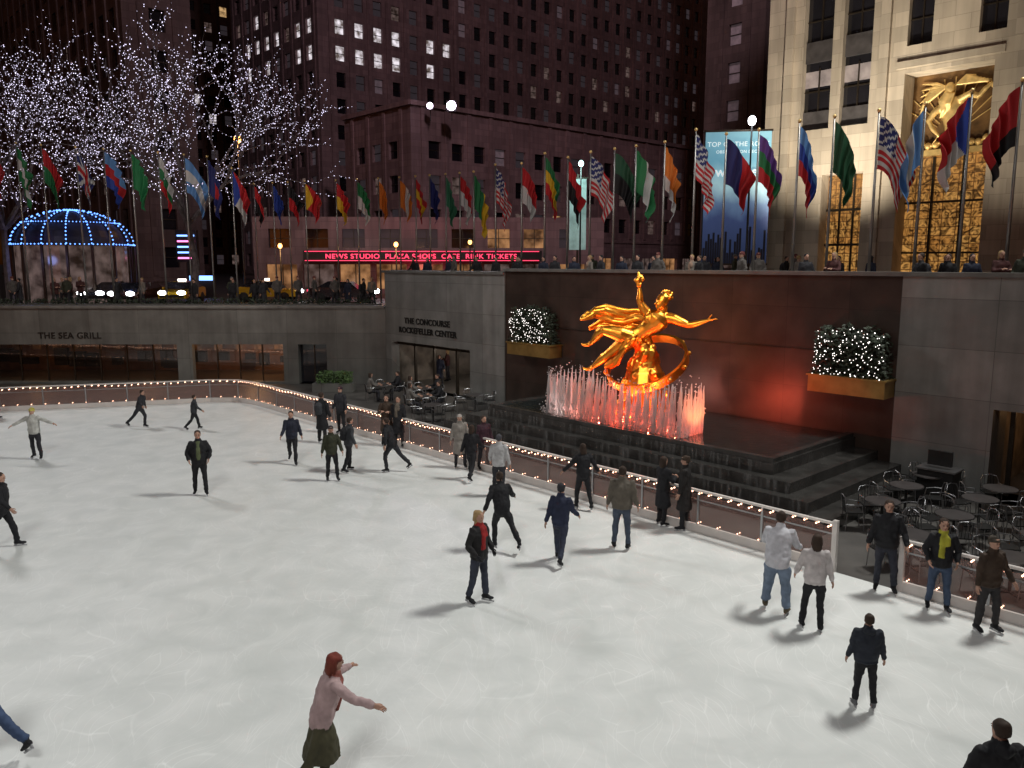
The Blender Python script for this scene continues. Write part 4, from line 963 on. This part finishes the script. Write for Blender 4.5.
def tower(name,corner,dirs,z1,sp,fh,ww,wh,mwall,litf,z0=STREET-.2,first=5.0,recess=.35,litrow=None,rs_=1,shops=False,litcols=7):
    e=empty(name); rr_=random.Random(rs_)
    for fi,(u,n,ln) in enumerate(dirs):
        mb=MB(); holes=[]; cols=int((ln-1.2)/sp); off=(ln-cols*sp)/2
        rows=int((z1-first-1.5)/fh)
        for r in range(rows):
            for c in range(cols):
                k0=off+c*sp+(sp-ww)/2; a=first+r*fh+(fh-wh)/2
                x=rr_.random(); lf=litf; special=litrow and r in litrow.get(fi,{}) and c<litcols
                if special: lf=litrow[fi][r]
                if x<lf: pm=M_litwhite if special else rr_.choice([M_litwhite,M_litwarm,M_litdim])
                elif x<lf+.07: pm=M_litdim
                elif x<lf+.33: pm=M_glass2
                elif x<lf+.41: pm=M_blind
                else: pm=M_glass
                holes.append((k0,k0+ww,a,a+wh,recess,pm,None,0,1,M_frame,.09))
        if shops:
            ns=int(ln/5)
            for i in range(ns): holes.append((i*5+.8,i*5+4.4,z0+.6,z0+3.4,.5,rr_.choice([M_shop,M_litdim,M_shop]),None,2,0,M_frame,.08))
        mb.wall(corner,u,n,0,ln,z0,z1,holes,mwall)
        o2=Vector((corner[0],corner[1],0)); U3=Vector((u[0],u[1],0)); N_=Vector((n[0],n[1],0))
        mb.box(o2+U3*ln/2+N_*.1+Vector((0,0,z1+.25)),(ln+.4,.5,.5),mwall,U3,N_,Z3)
        mb.box(o2+U3*ln/2+N_*.06+Vector((0,0,first-.35)),(ln+.1,.22,.3),mwall,U3,N_,Z3)
        for c in range(cols+1):
            if sp>2.5: mb.box(o2+U3*(off+c*sp)+N_*.05+Vector((0,0,(first+z1)/2)),(sp*.16,.2,z1-first-.2),mwall,U3,N_,Z3)
        mb.obj('facade',e)
    (u1,_,l1),(u2,_,l2)=dirs[0],dirs[1]
    c=Vector((corner[0],corner[1],0)); a=c+Vector((*u1,0))*l1; b_=c+Vector((*u2,0))*l2; d=a+Vector((*u2,0))*l2
    mb=MB(); mb.face([p+Vector((0,0,z1)) for p in (c,a,d,b_)],mwall)
    mb.face([a+Vector((0,0,z0)),d+Vector((0,0,z0)),d+Vector((0,0,z1)),a+Vector((0,0,z1))],mwall)
    mb.face([b_+Vector((0,0,z0)),d+Vector((0,0,z0)),d+Vector((0,0,z1)),b_+Vector((0,0,z1))],mwall)
    mb.obj('roof_and_back',e)
    return e
SN=(SX,SY); NN=(NX,NY); mS=(-SX,-SY); mN=(-NX,-NY)
def faces(l_left,l_right): return [(SN,mN,l_left),(NN,mS,l_right)]
tower('office_tower',(-26.5,115),faces(27,92),75,3.15,3.55,1.5,2.0,M_brownstone,.012,litrow={0:{9:.85,8:.6,10:.3},1:{9:.85,8:.6,10:.2,5:.2}},rs_=3)
wing=tower('office_building_wing',(-11,90),faces(13.5,56),23.2,3.3,3.7,1.7,1.9,M_brownstone,.03,rs_=8,first=9.5,shops=True)
tower('office_tower',(-36,78),faces(60,6.4),70,3.2,3.7,1.5,2.0,M_darkstone,.03,rs_=12)
tower('office_tower',(-85,170),faces(40,110),90,3.6,3.9,1.7,2.1,M_darkstone,.04,rs_=15)
tower('office_tower',(24,80),faces(6.5,60),60,3.0,3.6,1.4,2.0,M_darkstone,.12,rs_=18)
tower('office_tower',(-5,240),faces(40,160),120,3.6,3.9,1.7,2.1,M_darkstone,.04,rs_=19)
arc=empty('shopping_arcade'); mb=MB()
hs=[(1+i*3.1,3.6+i*3.1,4.1,6.2,.5,random.choice([M_shop,M_litdim,M_shop]),None,1,0,M_frame,.08) for i in range(9)]
hs+= [(1.3+i*3.1,3.2+i*3.1,7.6,9.2,.3,random.choice([M_glass,M_glass2,M_shop]),None,1,1,M_frame,.06) for i in range(9)]
mb.wall((-22,69),(1,.06),(.06,-1),0,30,STREET-.2,10.2,hs,M_brownstone)
mb.face([(-22,69,10.2),(8,70.8,10.2),(8,80,10.2),(-22,80,10.2)],M_darkstone)
mb.face([(8,70.8,3.5),(8,80,3.5),(8,80,10.2),(8,70.8,10.2)],M_darkstone); mb.face([(-22,69,3.5),(-22,80,3.5),(-22,80,10.2),(-22,69,10.2)],M_darkstone)
mb.box((-7.5,69.0,6.9),(20,1.4,.9),M_black,(1,.06,0),(-.06,1,0),Z3)
for z in (6.52,7.28): mb.box((-7.5,68.2,z),(19.6,.05,.05),M_neon,(1,.06,0),(-.06,1,0),Z3)
mb.obj('arcade_building',arc)
text_obj('NEWS STUDIO  PLAZA SHOPS  CAFE  RINK TICKETS',.55,(-7.6,68.2,6.69),(1,.06,0),M_neon,'neon_letters',arc,ext=.01,sx=1.15)
light('POINT','neon_glow',(-7.5,67.2,6.2),200,(1,.08,.12),radius=.6).parent=arc
mb=MB(); mb.box((-24.8,62,7.6),(1.6,.4,2.4),M_black)
for i in range(5): mb.box((-24.8,61.75,6.7+i*.42),(1.3,.06,.12),[M_pink,M_neonb,M_neonb,M_pink,M_neonb][i])
mb.box((-24.8,62,5.2),(.15,.15,3.2),M_black); mb.obj('neon_sign')
mb=MB(); mb.box((-23.5,61,5.2),(1.7,.2,.35),M_neonb); mb.box((-23.5,61.2,4.5),(1.9,.2,1.7),M_black); mb.obj('illuminated_kiosk')

dm=empty('domed_pavilion'); mb=MB(); ml=MB(); cx,cy,r=-30.0,55.5,3.75
for i in range(16):
    a=2*math.pi*i/16; mb.box((cx+r*math.cos(a),cy+r*math.sin(a),5.6),(.14,.14,3.9),M_frame)
    for j in range(15):
        b_=math.pi/2*j/14; ml.dot((cx+r*math.cos(a)*math.cos(b_),cy+r*math.sin(a)*math.cos(b_),7.6+2.3*math.sin(b_)),.065,M_blue)
    pts=[(cx+r*.985*math.cos(a)*math.cos(t),cy+r*.985*math.sin(a)*math.cos(t),7.55+2.25*math.sin(t)) for t in [math.pi/2*j/8 for j in range(9)]]
    mb.loft(pts,[.05]*9,M_frame,n=5)
for j in range(90):
    a=2*math.pi*j/90; ml.dot((cx+r*1.02*math.cos(a),cy+r*1.02*math.sin(a),7.55),.055,M_blue)
    ml.dot((cx+r*.8*math.cos(a),cy+r*.8*math.sin(a),9.0),.045,M_blue)
mb.loft([(cx,cy,7.45),(cx,cy,7.6)],[r,r],M_frame,n=48,cap=False)
mb.loft([(cx,cy,7.6+2.2*math.sin(t)) for t in [math.pi/2*j/8 for j in range(9)]],[max(.02,r*.96*math.cos(t)) for t in [math.pi/2*j/8 for j in range(9)]],mat('dome_canvas',(.03,.03,.06),.5),n=32,cap=False)
mb.loft([(cx,cy,3.7),(cx,cy,7.5)],[r*.93,r*.93],M_litdim,n=24,cap=False)
mb.obj('frame',dm); ml.obj('blue_string_lights',dm)
light('POINT','pavilion_lamp',(cx,cy-5,6.5),40,(.3,.4,1),radius=.3).parent=dm

bbd=empty('billboard'); mb=MB()
m,nb,b=new_mat('billboard_print'); uv=nb.nodes.new('ShaderNodeUVMap'); uv.uv_map='UVMap'; sx=nb.nodes.new('ShaderNodeSeparateXYZ'); L(nb,uv.outputs[0],sx.inputs[0])
cr=nb.nodes.new('ShaderNodeValToRGB'); el=cr.color_ramp.elements; el[0].position=0; el[0].color=(.012,.02,.05,1); el[1].position=1; el[1].color=(.16,.33,.40,1)
for p_,c_ in((.34,(.03,.045,.11,1)),(.46,(.08,.13,.22,1)),(.6,(.28,.44,.48,1)),(.78,(.11,.28,.37,1))): e_=el.new(p_); e_.color=c_
nz_=nb.nodes.new('ShaderNodeTexNoise'); nz_.inputs['Scale'].default_value=4; nz_.inputs['Detail'].default_value=6; L(nb,uv.outputs[0],nz_.inputs['Vector'])
ma=nb.nodes.new('ShaderNodeMath'); ma.operation='MULTIPLY_ADD'; ma.inputs[1].default_value=.22; L(nb,nz_.outputs['Fac'],ma.inputs[0]); L(nb,sx.outputs['Y'],ma.inputs[2])
ms=nb.nodes.new('ShaderNodeMath'); ms.operation='SUBTRACT'; ms.inputs[1].default_value=.11; L(nb,ma.outputs[0],ms.inputs[0]); L(nb,ms.outputs[0],cr.inputs[0])
L(nb,cr.outputs[0],b.inputs['Base Color']); L(nb,cr.outputs[0],b.inputs['Emission Color']); b.inputs['Emission Strength'].default_value=.85; m.cycles.emission_sampling='NONE'; b.inputs['Roughness'].default_value=.8
x0,x1,yb,z0,z1=10.3,13.65,44.0,6.3,13.2
mb.face([(x0,yb,z0),(x1,yb-.5,z0),(x1,yb-.5,z1),(x0,yb,z1)],m,[(0,0),(1,0),(1,1),(0,1)])
mb.face([(x0,yb+.3,z0),(x0,yb+.3,z1),(x1,yb-.2,z1),(x1,yb-.2,z0)],M_black)
for a,b_ in((z0-.05,z0+.0),(z1,z1+.1)): mb.box(((x0+x1)/2,yb-.1,(a+b_)/2),(x1-x0+.2,.4,.1),M_frame,(.989,-.148,0),(.148,.989,0),Z3)
for x,y in((x0+.1,yb+.15),(x1-.1,yb-.2)): mb.box((x,y,(3.7+z0)/2),(.2,.2,z0-3.7),M_frame)
for i in range(26):
    t=i/26; h=.4+1.6*rnd.random(); mb.box((x0+.08+t*(x1-x0-.1),yb-.03-t*.5,z0+h/2),(.11,.01,h),mat('print_dark',(.01,.012,.03),.6),(.989,-.148,0),(.148,.989,0),Z3)
mb.obj('panel',bbd)
wtx=glow('print_white',(.8,.9,.9),.75)
bx=lambda t,z:(x0+t*(x1-x0)+-.01,yb-.5*t-.06,z)
text_obj('TOP OF THE ROCK',.34,bx(.5,12.45),(x1-x0,-.5,0),wtx,'print_text',bbd,ext=.002)
text_obj('wonder',.75,bx(.54,10.9),(x1-x0,-.5,0),wtx,'print_text_2',bbd,ext=.002)
text_obj('OBSERVATION DECK',.22,bx(.5,12.1),(x1-x0,-.5,0),wtx,'print_text_3',bbd,ext=.002)
mb=MB(); mb.box((4.35,54,9.5),(1.1,.12,4.6),mat('banner_print',(.45,.62,.6),.6,var=.5,scale=1.2,emis=(.4,.65,.6),estr=.22)); mb.box((4.35,54.1,7.9),(.12,.12,8.4),M_frame); mb.box((4.35,54,11.85),(1.3,.16,.1),M_frame); mb.obj('street_banner')  # banner emission stands in for street light falling on it

# ------------------------------------------------------------------ lamps
def street_lamp(x,y,z0,zt,gm,en,col,r=.2):
    e=empty('street_lamp'); mb=MB(); mb.loft([(x,y,z0),(x,y,z0+.6),(x,y,zt-.2)],[.11,.07,.045],M_black,n=10)
    mb.ell((x,y,zt),(r,r,r*1.2),gm,n=12,rings=8); mb.ell((x,y,zt+r*1.3),(.12,.12,.06),M_black,n=8,rings=4)
    mb.obj('post_and_globe',e,smooth=True)
    if en: light('POINT','bulb',(x,y-.4,zt-.1),en,col,radius=.2).parent=e
street_lamp(-19.9,60,STREET,15.2,M_orange,500,(1,.5,.2),.25)
street_lamp(12.2,42.2,PLAZA-1.3,13.5,M_head,40,(.85,.95,1))
street_lamp(4.4,52.5,STREET,12.6,M_teal,200,(.6,1,.95),.16)
street_lamp(-8,56,STREET,7.6,M_orange,160,(1,.5,.2),.15); street_lamp(-16,56,STREET,7.5,M_orange,160,(1,.5,.2),.15); street_lamp(-3,58,STREET,7.8,M_orange,0,(1,.8,.6),.14)
fl=empty('roof_floodlight'); mb=MB()
for x,r_ in((-8.8,.32),(-6.5,.5)):
    mb.box((x,89.9,22.3),(.1,.1,1.6),M_black); mb.ell((x,89.2,22.95),(r_,.25,r_),M_head2,n=14,rings=8); mb.box((x,89.5,22.95),(r_*2.2,.4,r_*2.2),M_black)
mb.obj('lamp_heads',fl)
light('SPOT','flood_beam',(-6.5,88.8,22.9),9000,(.95,.85,1),target=(-6,30,0),radius=.5,angle=40).parent=fl

# ------------------------------------------------------------------ trees with lights
def tree(x,y,z0,h,spread,seed,depth=6):
    e=empty('leafless_tree'); mb=MB(); ml=MB(); r_=random.Random(seed)
    def lights(a,b_,rad):
        n=max(1,int((b_-a).length/.24))
        for i in range(n):
            t=(i+r_.random())/n; p=a.lerp(b_,t); o_=Vector((r_.gauss(0,1),r_.gauss(0,1),r_.gauss(0,1))).normalized()*(rad+.05)
            ml.dot(p+o_,.015+.022*r_.random()**2,M_led)
    def br(p,d,l,rad,k):
        mid=p+d*l*.5+Vector((r_.gauss(0,1),r_.gauss(0,1),r_.gauss(0,.6)))*l*.06
        q=p+d*l+Vector((0,0,-.01*l))
        mb.loft([p,mid,q],[rad,rad*.82,rad*.66],M_bark,n=6 if k>3 else 4,cap=False)
        if k<depth-1: lights(p,mid,rad); lights(mid,q,rad)
        elif k==depth-1: lights(mid,q,rad)
        if k==0: return
        n=3 if r_.random()<.5 else 2
        if k==depth: n=5
        base=r_.random()*6.28
        for i in range(n):
            a=base+i*6.283/n+r_.uniform(-.4,.4); t=r_.uniform(.35,.8)*(spread if k>=depth-1 else 1)
            ax=d.orthogonal().normalized(); ax=Matrix.Rotation(a,3,d)@ax
            nd=(d+ax*t).normalized()
            if k<depth-1: nd=(nd+Vector((0,0,.04))).normalized()
            br(q if i<n-1 or k==depth else mid,nd,l*r_.uniform(.72,.90) if k<depth else l*r_.uniform(.68,.85),rad*.62,k-1)
    br(Vector((x,y,z0)),Vector((r_.uniform(-.03,.03),0,1)).normalized(),h*.25,.26,depth)
    mb.obj('trunk_and_limbs',e); ml.obj('string_lights',e); return len(ml.f)//8
nl=tree(-19.6,49.5,STREET+.1,19.5,1.3,4,6)
nl2=tree(-31.5,50.5,STREET+.1,18.5,1.2,9,6)
print('tree lights',nl,nl2)

# ------------------------------------------------------------------ cars
M_rub=mat('tyre_rubber',(.015,.015,.015),.8)
def car(x,y,z,face,col,name='car',taxi=False):
    e=empty(name); mb=MB(); body=mat('car_paint_'+str(col),col,.25,metal=.2,coat=.6,var=.03)
    W_=.88
    prof=[(2.2,.35),(2.25,.6),(2.1,.78),(1.1,.92),(.55,1.38),(-.9,1.42),(-1.6,1.02),(-2.2,.95),(-2.3,.6),(-2.2,.35)]
    for i in range(len(prof)):
        a,b_=prof[i],prof[(i+1)%len(prof)]
        gl=(i in (3,5))
        def ww(p): return W_*(.82 if p[1]>1.2 else 1)
        mb.face([(-ww(a),a[0],a[1]),(ww(a),a[0],a[1]),(ww(b_),b_[0],b_[1]),(-ww(b_),b_[0],b_[1])],M_glass if gl else body)
    for sd in(-1,1):
        low=[p for p in prof if p[1]<1.2]; mb.face([(sd*W_,p[0],p[1]) for p in low],body)
        mb.face([(sd*W_,1.1,.92),(sd*W_*.82,.55,1.38),(sd*W_*.82,-.9,1.42),(sd*W_,-1.6,1.02)],M_glass)
        mb.box((sd*W_*.9,-.1,1.16),(.06,.08,.5),body)
        for yy in(1.4,-1.4):
            mb.loft([(sd*(W_-.12),yy,.33),(sd*(W_+.03),yy,.33)],[.33,.33],M_rub,n=18); mb.loft([(sd*(W_+.03),yy,.33),(sd*(W_+.06),yy,.33)],[.19,.18],M_steel,n=12)
        mb.ell((sd*.60,2.25,.72),(.28,.08,.15),M_head,n=10,rings=6)  # headlight shape oversized to imitate its glare
        mb.box((sd*.68,-2.28,.8),(.25,.05,.14),M_neon); mb.box((sd*(W_+.1),.75,1.0),(.18,.12,.12),body)
    mb.box((0,2.27,.5),(1.5,.06,.16),M_black)
    if taxi: mb.box((0,0,1.5),(.5,.2,.16),M_bulbw)
    mb.obj('body',e); e.location=(x,y,z); e.rotation_euler=(0,0,-face*D2R)
    return e
car(-27.2,54.0,STREET,178,(.03,.03,.035)); car(-24.7,53.2,STREET,182,(.05,.02,.02)); car(-22.3,54.5,STREET,175,(.55,.36,.02),'taxi',True)
car(-17,56,STREET,90,(.55,.36,.02),'taxi',True); car(-11.5,55,STREET,90,(.02,.02,.03)); car(-4,60,STREET,90,(.3,.3,.3))

# ------------------------------------------------------------------ lights
light('SPOT','rink_floodlight',(15.5,20.5,26),23500,(1.0,1.0,.95),target=(-5,18.5,0),radius=2.4,angle=90,blend=.8)
light('SPOT','rink_floodlight.001',(-6,-6,24),10500,(.99,1.0,.97),target=(-6,22,0),radius=3.5,angle=80,blend=.8)  # added fill from behind the camera, not an actual fixture
light('SPOT','rink_floodlight.002',(-30,40,24),11500,(1.0,.99,.98),target=(-8,22,0),radius=2.4,angle=75,blend=.7)
light('SPOT','tower_floodlight',(10,20,60),66000,(1,.70,.80),target=(-5,110,25),radius=2,angle=80,blend=.8)  # added unseen spot in mid-air, lifts the tower facades
light('SPOT','west_wall_floodlight',(-8,14,18),2300,(1,.95,.87),target=(2,36,3),radius=.5,angle=60,blend=.8)
light('SPOT','flag_floodlight',(-16,24,20),5200,(1,.93,.85),target=(-20,45,9.5),radius=.6,angle=62,blend=.7)  # added unseen spot over the rink to brighten the north flags
print('done',time.time()-T0)
